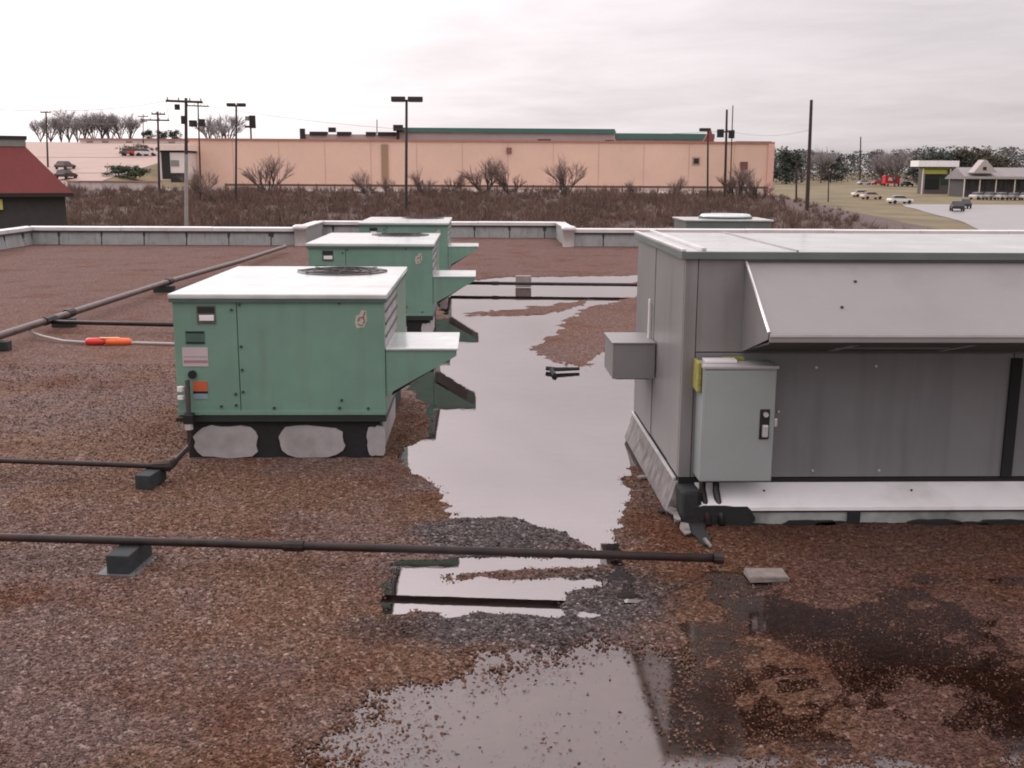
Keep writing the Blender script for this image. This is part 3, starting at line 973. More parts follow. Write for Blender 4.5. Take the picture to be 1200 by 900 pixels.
# lid: two sheets, rolled rim and doubled left edge
for x0, x1 in ((-0.03, 0.785), (0.793, 2.6), (2.608, W)):
    ob('lid', box(B(), x0, x1, -0.03, GD + 0.03, GZ1 - 0.03, GZ1 - 0.004 if x0 > 0 else GZ1 - 0.002, 0.004), GREY_LID, t)
ob('lid_seam', box(B(), 0.782, 0.797, -0.028, GD + 0.028, GZ1 - 0.0035, GZ1 + 0.008, 0.002), FLASH, t)
rim = ob('lid_rim', box(B(), -0.035, W, -0.042, -0.031, GZ1 - 0.060, GZ1 - 0.006, 0.004), M('rim_grey_green', (0.115, 0.135, 0.128), 0.4), t)
ob('lid_rim', box(B(), -0.042, -0.031, -0.042, GD + 0.03, GZ1 - 0.060, GZ1 - 0.006, 0.004), MATS['rim_grey_green'], t)
ob('lid_edge', box(B(), -0.045, -0.012, -0.045, GD + 0.035, GZ1 - 0.0055, GZ1 + 0.014, 0.005), COPING, t)
ob('lid_edge', box(B(), 0.10, 0.135, -0.03, GD + 0.03, GZ1 - 0.0025, GZ1 + 0.022, 0.005), COPING, t)
# intake hood
hood = ob('intake_hood', prism(B(), [(-0.006, 1.90), (-0.006, 1.88), (-0.70, 1.445), (-0.71, 1.45), (-0.715, 1.485)], 'x', HX0, W), GREY_HOOD, t)
ob('hood_cheek', prism(B(), [(-0.007, 1.895), (-0.007, 1.245), (-0.69, 1.44), (-0.71, 1.482)], 'x', HX0 - 0.012, HX0 - 0.001), GREY, hood)
ob('hood_edge', tube(B(), [(HX0 - 0.01, -0.005, 1.908), (HX0 - 0.01, -0.715, 1.492)], 0.010, 6), STEEL, hood)
ob('hood_lip', box(B(), HX0 - 0.005, W, -0.722, -0.700, 1.425, 1.484, 0.004), GREY_HOOD, hood)
ob('hood_gutter', box(B(), HX0 - 0.005, W, -0.728, -0.7225, 1.463, 1.482, 0.001), STEEL, hood)
ob('hood_filter', prism(B(), [(-0.69, 1.41), (-0.69, 1.425), (-0.01, 1.262), (-0.01, 1.247)], 'x', HX0, W), M('filter_mesh', (0.06, 0.05, 0.047), 0.8, var=0.3, scale=20), hood)
for x in (1.05, 1.85, 2.65):
    ob('filter_frame', prism(B(), [(-0.60, 1.388), (-0.60, 1.402), (-0.10, 1.28), (-0.10, 1.266)], 'x', x - 0.03, x + 0.03), GREY, hood)
ob('filter_frame', prism(B(), [(-0.40, 1.336), (-0.40, 1.350), (-0.34, 1.336), (-0.34, 1.322)], 'x', HX0 + 0.55, HX0 + 1.35), GREY_HOOD, hood)
for (x, f) in ((0.98, 0.66), (1.15, 0.30)):
    y, z = -0.006 - f * 0.709, 1.90 - f * 0.415
    ob('screw', cyl(B(), (x, y, z - 0.006), 0.011, 0.018, 8), M('dark_screw', (0.03,) * 3), hood)
# disconnect switch box
sb = ob('switch_box', box(B(), 0.105, 0.625, -0.25, -0.0065, 0.335, 1.165, 0.008), SWITCH, t)
ob('switch_door', box(B(), 0.112, 0.618, -0.262, -0.2505, 0.345, 1.150, 0.004), SWITCH, sb)
ob('rain_cap', box(B(), 0.095, 0.635, -0.268, -0.0065, 1.166, 1.186, 0.004), M('rain_cap_pale', (0.42, 0.40, 0.40), 0.35, ior=1.8), sb)
ob('switch_plate', box(B(), 0.515, 0.585, -0.270, -0.2625, 0.655, 0.875, 0.004), BLACK, sb)
ob('switch_handle', box(B(), 0.530, 0.572, -0.300, -0.2705, 0.675, 0.765, 0.008), STEEL, sb)
ob('switch_knob', cyl(B(), (0.553, -0.2705, 0.838), 0.018, -0.02, 10, 'y'), STEEL, sb)
ob('padlock_hasp', box(B(), 0.627, 0.65, -0.24, -0.2, 0.74, 0.80, 0.004), STEEL, sb)
ins = ob('insulation', box(B(), 0.074, 0.102, -0.20, -0.009, 0.98, 1.20, 0.01), YELLOW, sb)
ob('insulation', box(B(), 0.28, 0.44, -0.06, -0.0065, 1.187, 1.212, 0.01), YELLOW, sb)
ob('torn_foil', box(B(), 0.13, 0.36, -0.16, -0.052, 1.188, 1.21, 0.004), WHITE, sb)
for x in (0.155, 0.255):
    ob('conduit', tube(B(), [(x, -0.12, 0.336), (x, -0.13, 0.24), (x + 0.01, -0.22, 0.13), (x + 0.02, -0.29, 0.02)], 0.026, 8), BLACK if x > .2 else IRON, sb, smooth=True)
# exhaust box and handle on the left side
eb = ob('exhaust_box', box(B(), -0.365, -0.008, 1.15, 1.72, 0.82, 1.115, 0.006), GREY, t)
ob('exhaust_lip', box(B(), -0.375, -0.008, 1.14, 1.73, 1.1155, 1.128, 0.003), GREY, eb)
ob('exhaust_louver', box(B(), -0.33, -0.05, 1.2, 1.66, 0.806, 0.8195), BLACK, eb)
dh = ob('door_handle', box(B(), -0.035, -0.018, 1.40, 1.435, 1.12, 1.46, 0.006), WHITE, t)
for z in (1.15, 1.40):
    ob('handle_stud', box(B(), -0.019, -0.004, 1.405, 1.43, z, z + 0.03), STEEL, dh)

# low unit whose lid shows over the far parapet
t = thing('rooftop_unit', 'low grey rooftop unit with round fan cowl showing above the far parapet', 'rooftop unit', (9.0, 38.6, 0))
ob('cabinet', box(B(), -1.55, 1.55, 0.0, 2.4, 0.0, 0.80, 0.02), MATS['rim_grey_green'], t)
ld = ob('lid', box(B(), -1.62, 1.62, -0.06, 2.46, 0.801, 0.86, 0.015), LID, t)
fc = ob('fan_cowl', lathe(B(), [(0.95, 0.86), (0.95, 0.95), (0.88, 1.02), (0.80, 1.02), (0.78, 0.87)], 32, (0.15, 1.25, 0)), LID, t, smooth=True)
ob('cowl_band', lathe(B(), [(0.955, 0.862), (0.985, 0.87), (0.985, 0.93), (0.955, 0.94)], 32, (0.15, 1.25, 0)), GREEN_DK, fc)

# ------------------------------------------------------------------ terrain
GRASS = M('dry_grass', (0.15, 0.115, 0.055), 0.95, var=0.45, scale=0.09, dirt=(0.085, 0.095, 0.04), dirt_amt=0.7)


def ground_h(x, y):
    x, y = np.asarray(x, float), np.asarray(y, float)
    # bank up to the shop terrace on the left and centre
    bank = np.interp(y, [-50, 75, 112, 158, 240, 400, 700, 1500], [-4.2, -4.2, -2.75, -0.55, -0.5, 0.6, 2.5, 4.0])
    right = np.interp(y, [-50, 60, 130, 190, 240, 365, 600, 1500], [-4.2, -3.9, -3.0, -2.85, -2.4, -1.0, 0.9, 4.0])
    k = np.clip((x - 40 - (y - 150) * 0.06) / 16.0, 0, 1)
    k = k * k * (3 - 2 * k)
    h = bank * (1 - k) + right * k
    # sloping car park on the far left
    kl = np.clip((-54 - x) / 6.0, 0, 1) * (y > 160)
    lot = np.interp(y, [160, 168, 262, 330, 1500], [-0.5, -0.3, 8.7, 9.3, 11])
    h = h * (1 - kl) + lot * kl
    return h + 0.10 * fbm(x * 0.06, y * 0.06, 31) * np.clip((y - 60) / 60, 0, 1)


gx = axis([(-1200, -200, 60), (-200, -60, 8), (-60, -48, 1.5), (-48, 36, 4), (36, 130, 3), (130, 300, 12), (300, 1200, 60)])
gy = axis([(-60, 60, 12), (60, 320, 3), (320, 600, 14), (600, 2400, 90)])
ground = grid_object('ground', gx, gy, ground_h, GRASS)
struct(ground, label='dry winter grass and earth around the building')


def gh(x, y):
    return float(ground_h(np.array([float(x)]), np.array([float(y)]))[0])


def ribbon(name, pts, lift, mat, label):
    """strip of quads draped on the ground: pts = (x_left, x_right, y)"""
    bm = B()
    rows = []
    for i in range(len(pts) - 1):
        (a0, b0, y0), (a1, b1, y1) = pts[i], pts[i + 1]
        n = max(2, int((y1 - y0) / 2.0))
        for k in range(n + (i == len(pts) - 2)):
            f = k / n
            a, b, y = a0 + (a1 - a0) * f, b0 + (b1 - b0) * f, y0 + (y1 - y0) * f
            rows.append([bm.verts.new((a + (b - a) * j / 8, y, gh(a + (b - a) * j / 8, y) + lift)) for j in range(9)])
    for r0, r1 in zip(rows, rows[1:]):
        for j in range(8):
            bm.faces.new((r0[j], r0[j + 1], r1[j + 1], r1[j]))
    return struct(ob(name, bm, mat, smooth=True), label=label)


ASPH = M('pale_wet_asphalt', (0.22, 0.20, 0.20), 0.35, var=0.15, scale=0.3, ior=1.6)
ribbon('road', [(30, 90, 62), (48, 130, 98), (57, 140, 125), (71, 150, 178), (75, 150, 190)], 0.05, ASPH, 'pale wet road curving away on the right')
ribbon('car_park', [(-150, -61, 168), (-150, -61, 262)], 0.06, M('car_park_paving', (0.37, 0.265, 0.225), 0.8, var=0.12, scale=0.15, dirt=(0.27, 0.20, 0.18), dirt_amt=0.6), 'sloping pinkish car park on the far left')
ribbon('shop_yard', [(-50, 46, 160), (-50, 46, 182)], 0.05, M('yard_paving', (0.42, 0.36, 0.32), 0.8, var=0.15, scale=0.3), 'pale paved strip in front of the long shop')

# ------------------------------------------------------------------ long tan shop building
TAN = M('tan_stucco', (0.67, 0.465, 0.37), 0.9, var=0.08, scale=0.12, streak=0.35, dirt=(0.50, 0.34, 0.26), bump=0.01, bscale=3)
TAN_TRIM = M('rust_coping', (0.36, 0.17, 0.13), 0.8, var=0.1)
GREYROOF = M('grey_upper_wall', (0.36, 0.31, 0.30), 0.8, var=0.12, scale=0.3)
TEAL = M('teal_fascia', (0.045, 0.14, 0.12), 0.5)
YB = 182.0
bld = thing('shop_building', 'long tan shop building with green topped upper storey behind the bank', 'building', (0, YB, 0))


def bb(px0, px1, py0, py1, y, dep, name, mat, parent=bld, root=bld, bev=0):
    a, b = at(px0, py1, y) - root.location, at(px1, py0, y) - root.location
    return ob(name, box(B(), a.x, b.x, y - root.location.y, y - root.location.y + dep, a.z, b.z, bev), mat, parent)


wl = at(220, 168, YB)
wr = at(905, 168, YB)
ob('wall', box(B(), wl.x, wr.x, 0, 55, -1.2, 7.3), TAN, bld)
ob('plinth', box(B(), wl.x, wr.x + .2, -0.25, -0.01, -1.2, -0.02), M('pale_plinth', (0.52, 0.44, 0.38), 0.85), bld)
ob('coping', box(B(), wl.x - .15, wr.x + .15, -0.2, 55, 7.302, 7.62), TAN_TRIM, bld)
ob('lit_corner_strip', box(B(), wr.x - 0.9, wr.x + 0.12, -0.3, -0.012, -1.2, 7.3), M('lit_edge_pink', (0.68, 0.40, 0.33), 0.85), bld)  # pink strip added for the lit edge of the wall corner
x = wl.x + 7.0
while x < wr.x - 3:
    ob('wall_joint', box(B(), x, x + 0.09, -0.03, -0.008, 0.0, 7.29), M('joint_tan', (0.50, 0.32, 0.23), 0.9), bld)
    x += 7.6
up = ob('upper_storey', box(B(), at(466, 160, 188).x, at(720, 160, 188).x, 6, 40, 7.0, 9.5), GREYROOF, bld)
bb(466, 719, 150.5, 155.5, 187.6, 33, 'green_fascia', TEAL, up)
up2 = ob('upper_storey', box(B(), at(720, 160, 188).x + .02, at(834, 160, 188).x, 6.4, 40, 7.0, 8.8), GREYROOF, bld)
bb(719.3, 836, 155.5, 162, 188, 33, 'green_fascia', TEAL, up2)
up3 = ob('upper_storey', box(B(), at(352, 160, 188).x, at(466, 160, 188).x - .02, 6.2, 40, 7.0, 8.6), GREYROOF, bld)
ob('end_wall', box(B(), at(350, 160, 188).x, at(356, 160, 188).x, 5.7, 6.15, 7.0, 9.5), BLACK, up3)
for a, b in ((361, 381), (393, 409), (427, 438), (441, 462)):
    bb(a, b, 155.5, 160, 187.9, 2, 'roof_vent', M('vent_dark', (0.022, 0.021, 0.021), 0.9), up3)
bb(383, 391, 150.5, 156, 188, 1.2, 'roof_vent', MATS['vent_dark'], up3)
bb(459, 470, 147, 154, 186, 1.5, 'roof_vent', MATS['vent_dark'], bld)
bb(463, 466, 154, 168, 186.5, 0.5, 'vent_stack', MATS['vent_dark'], bld)
bb(629, 644, 163, 166.5, 184, 1.5, 'roof_vent', MATS['vent_dark'], bld)
bb(708, 718, 163.5, 167, 184, 1.5, 'roof_vent', MATS['vent_dark'], bld)
a, b, c = at(836, 170, 183) - bld.location, at(829, 152, 183) - bld.location, at(840, 170, 183) - bld.location
ob('gable', prism(B(), [(at(828, 0, 183).x, 7.63), (at(836, 0, 183).x, 9.9), (at(841, 0, 183).x, 7.63)], 'y', 0.8, 1.6), M('gable_red', (0.22, 0.06, 0.05), 0.7), bld)
for a, b, c, d in ((450, 0, 170, 212),):
    bb(446, 453, 170, 212, YB - 0.2, 0.19, 'downspout', M('downspout_brown', (0.30, 0.20, 0.13), 0.8), bld)
bb(592, 598, 173, 180, YB - 0.3, 0.29, 'wall_lamp', M('lamp_brown', (0.22, 0.09, 0.07), 0.7), bld)
wv = bb(810, 819, 183, 192, YB - 0.12, 0.11, 'wall_vent', M('vent_frame', (0.33, 0.24, 0.18), 0.7), bld)
bb(811.5, 817.5, 184.5, 190.5, YB - 0.16, 0.035, 'louver', MATS['vent_dark'], wv)
bb(866, 875, 188, 197, YB - 0.2, 0.19, 'wall_vent', M('vent_red', (0.16, 0.06, 0.05), 0.7), bld)
bb(862, 903, 164, 166.3, YB + 3, 20, 'roof_edge', MATS['vent_dark'], bld)
tube_b = tube(B(), [at(440, 158, 190) - bld.location, at(440, 141, 190) - bld.location], 0.08, 5)
an = ob('antenna', tube_b, MATS['vent_dark'], bld)

# guard rail along the top of the bank
YG = 163
g0, g1 = at(262, 217, YG), at(898, 217, YG)
gr = thing('guard_rail', 'dark guard rail along the bank top in front of the tan shop', 'rail', (0, YG, 0))
RAIL = M('rail_rust', (0.13, 0.065, 0.05), 0.7)
ob('rail', box(B(), g0.x, g1.x, -0.06, 0.06, 0.18, 0.50), RAIL, gr)
x = g0.x
while x < g1.x:
    ob('post', box(B(), x, x + 0.2, 0.062, 0.24, -0.75, 0.55), RAIL, gr)
    x += 2.7

# small white building and walls at the car park
t = thing('white_shed', 'small white flat roofed building with dark doorway left of the tan shop', 'shed', (0, 176, 0))
WPAINT = M('white_paint', (0.66, 0.60, 0.57), 0.7, var=0.06, scale=.3)
sh = bb(187, 216, 180, 213, 176, 8, 'wall', WPAINT, t, t)
bb(184, 218, 172, 178.5, 175.5, 9, 'roof', M('cream_roof', (0.72, 0.60, 0.52), 0.7), t, t)
bb(186, 217, 178.6, 181, 175.9, 8.2, 'fascia', MATS['vent_dark'], t, t)
bb(189, 197, 181, 212, 175.9, .09, 'doorway', MATS['vent_dark'], sh, t)
bb(199, 215, 205, 216, 175.85, .14, 'dark_base', MATS['vent_dark'], sh, t)
bb(199, 208, 190, 197, 175.9, .09, 'window', M('shed_glass', (0.22, 0.22, 0.2), .3), sh, t)
t = thing('low_wall', 'low pale wall below the sloping car park at the far left', 'wall', (0, 160.5, 0))
for k in range(8):
    a = 78 + k * 13.6
    bb(a, a + 13.3, 216 + random.uniform(-.6, .6), 226, 160.5, .5, 'panel', M('pale_wall', (0.60, 0.52, 0.49), 0.8, var=.12, scale=.4), t, t)
bb(76, 188, 214.6, 215.8, 160.3, .8, 'cap', TAN_TRIM, t, t)

t = thing('low_building', 'long low pale building along the top of the sloping car park', 'building', (0, 259, 0))
lw = bb(92, 214, 166.5, 176, 260, 7, 'wall', WPAINT, t, t)
bb(90, 215, 164.8, 166.4, 259.6, 8, 'roof_edge', TAN_TRIM, t, t)
for px in (100, 118, 146, 196):
    bb(px, px + 7, 168, 171, 259.85, .14, 'window', MATS['shed_glass'], lw, t)
# painted bay lines and kerbs of the car park
for y, x0, x1 in ((190, -112, -64), (222, -124, -66)):
    bm = B()
    n = 24
    v = [[bm.verts.new((x0 + (x1 - x0) * k / n, y + dy + 0.10 * (x0 + (x1 - x0) * k / n + 64), gh(x0 + (x1 - x0) * k / n, y + dy + 0.10 * (x0 + (x1 - x0) * k / n + 64)) + 0.12)) for k in range(n + 1)] for dy in (0, .6)]
    for k in range(n):
        bm.faces.new((v[0][k], v[0][k + 1], v[1][k + 1], v[1][k]))
    ob('kerb_line', bm, M('kerb_dark', (0.32, 0.225, 0.19), 0.8), bpy.data.objects['car_park'])

# ------------------------------------------------------------------ red roofed building on the left
YQ = 64.0
pe = at(84, 229, YQ)
t = thing('restaurant', 'low dark building with red brown mansard roof at the left edge', 'building', (pe.x, YQ, 0), R(24))
REDROOF = M('red_brown_roofing', (0.185, 0.045, 0.045), 0.95, var=0.1, scale=0.8, streak=0.2)
ze, zt, dxx = pe.z, at(43, 175, YQ).z, 2.3
lo = [(-40, 0, ze), (0, 0, ze), (0, 14, ze), (-40, 14, ze)]
hi = [(-40, dxx * .5, zt), (-dxx, dxx * .5, zt), (-dxx, 14 - dxx, zt), (-40, 14 - dxx, zt)]
bm = B()
vl, vh = [bm.verts.new(p) for p in lo], [bm.verts.new(p) for p in hi]
bm.faces.new(vl)
bm.faces.new(vh)
for k in range(4):
    bm.faces.new((vl[k], vl[(k + 1) % 4], vh[(k + 1) % 4], vh[k]))
rf = ob('roof', bm, REDROOF, t)
ob('roof_band', box(B(), -40, -dxx + .04, dxx * .5 - .05, 14 - dxx + .05, zt + .002, zt + .40), M('grey_green_band', (0.20, 0.20, 0.185), 0.8), rf)
ob('roof_cap', box(B(), -40, -dxx + .12, dxx * .5 - .12, 14 - dxx + .12, zt + .402, zt + .60), M('cap_dark_green', (0.012, 0.018, 0.016), 0.7), rf)
ob('wall', box(B(), -39, -.4, .5, 13.4, -4.5, ze - .002), M('dark_wall', (0.045, 0.042, 0.042), 0.9, var=.2), t)
ob('eave', box(B(), -40, .05, -.06, 14.06, ze - .22, ze - .003), M('eave_dark', (0.02, 0.015, 0.015), 0.8), rf)
ob('sign', box(B(), -5.6, -3.75, .3, .49, ze - .95, ze - .35, .03), M('yellow_sign', (0.50, 0.47, 0.14), 0.6), t)

# ------------------------------------------------------------------ poles and lamps
POLE = M('creosote_pole', (0.045, 0.028, 0.026), 0.85, var=.25)
LAMPM = M('lamp_bronze', (0.028, 0.020, 0.020), 0.5)
GREYPOLE = M('grey_pole', (0.30, 0.27, 0.26), 0.7)
TOPS = {}


def utility_pole(key, label, px, pytop, pybot, y, arms=(), r=0.16, lean=0, grey_below=None, cans=(), zb=None):
    top, bot = at(px, pytop, y), at(px + lean, pybot, y)
    t = thing('utility_pole', label, 'pole', (bot.x, y, 0), group='utility poles')
    zb = min(gh(bot.x, y), bot.z) - .5 if zb is None else zb
    tp = Vector((top.x - bot.x, 0, top.z))
    base = Vector((0, 0, zb))
    if grey_below:
        f = (at(px, grey_below, y).z - zb) / (top.z - zb)
        mid = base.lerp(tp, f)
        ob('pole', tube(B(), [mid, tp], r * .9, 8, r * .75), POLE, t)
        ob('pole_base', tube(B(), [base, mid], r * 1.05, 8, r * .95), GREYPOLE, t)
    else:
        ob('pole', tube(B(), [base, tp], r * 1.1, 8, r * .75), POLE, t)
    for (a, b, py, dz) in arms:
        p, q = at(a, py, y), at(b, py + dz, y)
        arm = ob('crossarm', tube(B(), [p - t.location + Vector((0, -.14, 0)), q - t.location + Vector((0, -.14, 0))], .10, 4), POLE, t)
        for k in range(4):
            c = p.lerp(q, (k + .15) / 3.3) - t.location + Vector((0, -.14, .08))
            ob('insulator', cyl(B(), c, .06, .22, 6), GREYPOLE, arm)
        TOPS.setdefault(key, []).append((p, q))
    for (cx, cy, w, h) in cans:
        p = at(cx, cy, y) - t.location
        s = y / F
        ob('transformer', cyl(B(), p + Vector((0, -.3, -h * s / 2)), w * s / 2, h * s, 10), MATS['vent_dark'], t)
    return t


utility_pole('p1', 'tall utility pole with wide crossarm and pale lower shaft in front of the bank', 216, 117, 266, 92, [(193, 236, 120.5, 1.5)], .16, 0, 183, [(207, 128, 6, 6), (214, 143, 5, 9)])
utility_pole('p2', 'utility pole with two crossarms just left of the white shed', 183, 133, 226, 150, [(163, 197, 143, .5), (176, 192, 136, .3)], .17, 2)
utility_pole('p3', 'pole with black transformer boxes right behind the tall crossarm pole', 230, 120, 172, 178, [(217, 243, 126, .8)], .14, 1, None, [(225, 147, 9, 7), (235, 146, 8, 8)])
utility_pole('p4', 'thin faint pole with short crossarm above the red roofed building', 52, 134, 192, 200, [(46, 58, 135, 0)], .17, 2)
utility_pole('p5', 'utility pole carrying a transformer pair near the right end of the shop', 850, 127, 236, 150, [(838, 858, 153, 0)], .19, -2, None, [(842, 155, 8, 9), (855, 156, 7, 9)])
utility_pole('p6', 'short mast beside the pole with transformers near the shop end', 857, 122, 236, 151, [], .09, -3)
utility_pole('p7', 'tall plain leaning pole standing alone right of the tan shop', 949, 115, 236, 130, [], .24, -4)
utility_pole('p8', 'thin distant pole above the trees on the right horizon', 1007, 158, 202, 420, [], .3, 0)
utility_pole('p9', 'thin dark post in the brush beside the tall leaning pole', 932, 186, 236, 150, [], .14, 0)
utility_pole('p10', 'short thin post in the dry grass right of the leaning pole', 970, 195, 224, 200, [], .12, 0)
utility_pole('p11', 'faint pole with two small crossarms above the dark evergreen clump', 166, 136, 172, 260, [(160, 172, 139, 0), (161, 171, 145, 0)], .12, 0)


def lamp(label, px, pyt, pyb, y, heads, r=.13):
    top, bot = at(px, pyt, y), at(px, pyb, y)
    t = thing('parking_lamp', label, 'lamp', (bot.x, y, 0), group='car park lamps')
    zb = min(gh(bot.x, y), bot.z) - .3
    ob('pole', tube(B(), [(0, 0, zb), (top.x - bot.x, 0, top.z)], r, 8, r * .8), LAMPM, t)
    s = y / F
    for a, b, h in heads:
        p, q = at(a, pyt, y) - t.location, at(b, pyt, y) - t.location
        hd = ob('lamp_head', box(B(), p.x, q.x, -.35, .35, top.z - h * s * .4, top.z + h * s * .6, .06), LAMPM, t)
        ob('lens', box(B(), p.x + .1, q.x - .1, -.28, .28, top.z - h * s * .4 - .04, top.z - h * s * .4 - .002), GREYPOLE, hd)
    ob('bracket', tube(B(), [at(heads[0][0], pyt + 1, y) - t.location + Vector((.2, 0, 0)), at(heads[-1][1], pyt + 1, y) - t.location - Vector((.2, 0, 0))], .06, 6), LAMPM, t)


lamp('tall double headed parking lamp in front of the middle of the shop', 474.5, 117.5, 245, 120, [(456.5, 473, 5.5), (476, 493.5, 5.5)], .17)
lamp('double headed parking lamp in front of the left end of the shop', 275, 125, 236, 140, [(264, 274, 3.5), (276, 286, 3.5)], .15)
lamp('single headed parking lamp beside the transformer pole near the shop end', 828, 151, 236, 140, [(818, 830, 3.5)], .14)

# pylon sign above the roof line
p = at(292, 150, 250)
t = thing('pole_sign', 'small dark sign on a pole above the left part of the shop roof', 'sign', (p.x, 250, 0))
ob('pole', tube(B(), [(0, 0, -.5), (0, 0, at(292, 138, 250).z)], .2, 6), LAMPM, t)
bb(290.5, 297, 137, 152, 249.7, .5, 'sign_board', MATS['vent_dark'], t, t)
bb(285.5, 290.4, 138, 143, 249.8, .4, 'side_board', M('sign_teal', (0.18, 0.22, 0.21), .6), t, t)
bb(285, 298, 149, 151.5, 249.5, .19, 'crossbar', MATS['vent_dark'], t, t)

# overhead wires
WIRE = M('wire', (0.10, 0.085, 0.085), 0.6)


def wire(label, p, q, sag, r=.014):
    p, q = Vector(p), Vector(q)
    pts = [p.lerp(q, k / 12) - Vector((0, 0, sag * 4 * (k / 12) * (1 - k / 12))) for k in range(13)]
    tag(ob('power_line', tube(B(), pts, r, 4), WIRE), label, 'wire', 'overhead wires')


(a, b) = TOPS['p1'][0]
(c, d) = TOPS['p3'][0]
wire('overhead wire from the left tip of the tall pole crossarm to the left frame edge', a, at(-60, 128, 60), .5)
wire('overhead wire from the right tip of the tall pole crossarm back to the transformer pole', b, d, .6)
(e, f) = TOPS['p5'][0]
wire('long overhead wire running above the shop roof to the transformer pair', d, e, 2.0, .02)
wire('overhead wire from the transformer pair to the tall leaning pole', f, at(948, 150, 130), .6)
(g, h) = TOPS['p2'][0]
wire('overhead wire between the two crossarm pole and the tall pole', h, a, .5)
wire('overhead wire from the thin faint pole to the two crossarm pole', TOPS['p4'][0][1], g, 1.2, .018)

# ------------------------------------------------------------------ vegetation
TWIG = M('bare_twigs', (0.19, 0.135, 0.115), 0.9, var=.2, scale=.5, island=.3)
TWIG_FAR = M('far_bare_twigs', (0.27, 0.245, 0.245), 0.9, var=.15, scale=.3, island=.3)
BARK = M('grey_bark', (0.09, 0.072, 0.068), 0.9, var=.2)
LEAFD = M('evergreen', (0.045, 0.058, 0.045), 0.8, var=.3, scale=.4, island=.45)
LEAFB = M('olive_brown_foliage', (0.075, 0.066, 0.045), 0.85, var=.3, scale=.3, island=.4)


def quick(name, V, Fc, mat):
    me = bpy.data.meshes.new(name)
    me.from_pydata(V, [], Fc)
    me.update()
    me.materials.append(mat)
    return me


def limb(V, Fc, p, q, r0, r1, n=3):
    d = (q - p).normalized()
    u = d.cross(Vector((0.3, 1, 0.2))).normalized()
    w = d.cross(u)
    i = len(V)
    for c, r in ((p, r0), (q, r1)):
        for k in range(n):
            a = 2 * math.pi * k / n
            V.append(c + (u * math.cos(a) + w * math.sin(a)) * r)
    for k in range(n):
        Fc.append((i + k, i + (k + 1) % n, i + n + (k + 1) % n, i + n + k))
    Fc.append(tuple(i + n + k for k in range(n)))


def norm_h(ms, h):
    """scale a pair of meshes so that the top is at height h"""
    top = max(v.co.z for m in ms for v in m.vertices)
    for m in ms:
        m.transform(Matrix.Scale(h / top, 4))
    return ms


def bare_tree(seed, h, multi=1, spread=.5, tw=.02, levels=4, stem=.34):
    """leafless tree: trunk with limbs and fine twigs as two meshes"""
    rnd = random.Random(seed)
    V1, F1, V2, F2 = [], [], [], []

    def grow(p, d, ln, r, lv):
        q = p + d * ln + Vector((rnd.uniform(-.08, .08), rnd.uniform(-.08, .08), 0)) * ln
        if lv <= 1:
            limb(V2, F2, p, q, r, r * .6)
        else:
            limb(V1, F1, p, q, r, r * .72, 5 if lv == levels else 4)
        if lv == 0:
            return
        for k in range(rnd.choice((4, 5)) if lv > 1 else rnd.choice((4, 5, 6))):
            nd = (d * .9 + Vector((rnd.uniform(-1, 1), rnd.uniform(-1, 1), rnd.uniform(-.35, .55))) * spread * 1.5).normalized()
            s = p.lerp(q, rnd.uniform(.45, 1))
            grow(s, nd, ln * rnd.uniform(.55, .8), max(r * .55, tw), lv - 1)
    for m in range(multi):
        d = Vector((rnd.uniform(-.8, .8), rnd.uniform(-.8, .8), 1)) if multi > 1 else Vector((rnd.uniform(-.06, .06), 0, 1))
        grow(Vector((rnd.uniform(-.02, .02), rnd.uniform(-.02, .02), -.2)), d.normalized(), h * rnd.uniform(.2, .38), h * .009 + .012 if multi > 1 else h * .018 + .02, levels) if stem > .3 else [limb(V1, F1, Vector((0, 0, -.5)), Vector((0, 0, h * stem)), h * .022, h * .018, 6)] + [grow(Vector((0, 0, h * stem * rnd.uniform(.6, .98))), Vector((rnd.uniform(-.55, .55), rnd.uniform(-.55, .55), 1)).normalized(), h * .3, h * .011, levels - 1) for _ in range(7)]
    return norm_h((quick('trunk', [tuple(v) for v in V1], F1, BARK), quick('crown', [tuple(v) for v in V2], F2, TWIG)), h)


def leafy(seed, h, w, n, mat, size, cone=0.0, zlow=.1):
    rnd = random.Random(seed)
    V, Fc = [], []
    cl = [(Vector((rnd.gauss(0, .26) * w, rnd.gauss(0, .26) * w, rnd.uniform(zlow + .08, .9) * h)), rnd.uniform(.16, .3)) for _ in range(16)]
    for _ in range(n):
        c, rr = rnd.choice(cl)
        k = 1 - cone * c.z / h
        v = Vector((rnd.gauss(0, 1), rnd.gauss(0, 1), rnd.gauss(0, .8))) * rr * .55
        p = Vector((c.x * k + v.x * w * k, c.y * k + v.y * w * k, max(zlow * h * .5, c.z + v.z * h * .7)))
        i = len(V)
        s = size * rnd.uniform(.5, 1.3)
        for _k in range(4):
            V.append(p + Vector((rnd.uniform(-1, 1), rnd.uniform(-1, 1), rnd.uniform(-.8, .8))) * s)
        Fc += [(i, i + 1, i + 2), (i, i + 2, i + 3), (i, i + 3, i + 1), (i + 1, i + 3, i + 2)]
    V2, F2 = [], []
    limb(V2, F2, Vector((0, 0, -.4)), Vector((0, 0, h * .7)), .03 * h, .01 * h, 5)
    return norm_h((quick('trunk', [tuple(v) for v in V2], F2, BARK), quick('crown', [tuple(v) for v in V], Fc, mat)), h)


def plant(name, label, cat, meshes, x, y, z, sc=1.0, rz=0.0, group=None, crown_mat=None):
    t = thing(name, label, cat, (x, y, z), rz, group)
    t.scale = (sc, sc, sc)
    for nm, me in zip(('trunk', 'crown'), meshes):
        c = ob(nm, me, None, t)
        if crown_mat and nm == 'crown':
            c.material_slots[0].link = 'OBJECT'
            c.material_slots[0].material = crown_mat
    return t


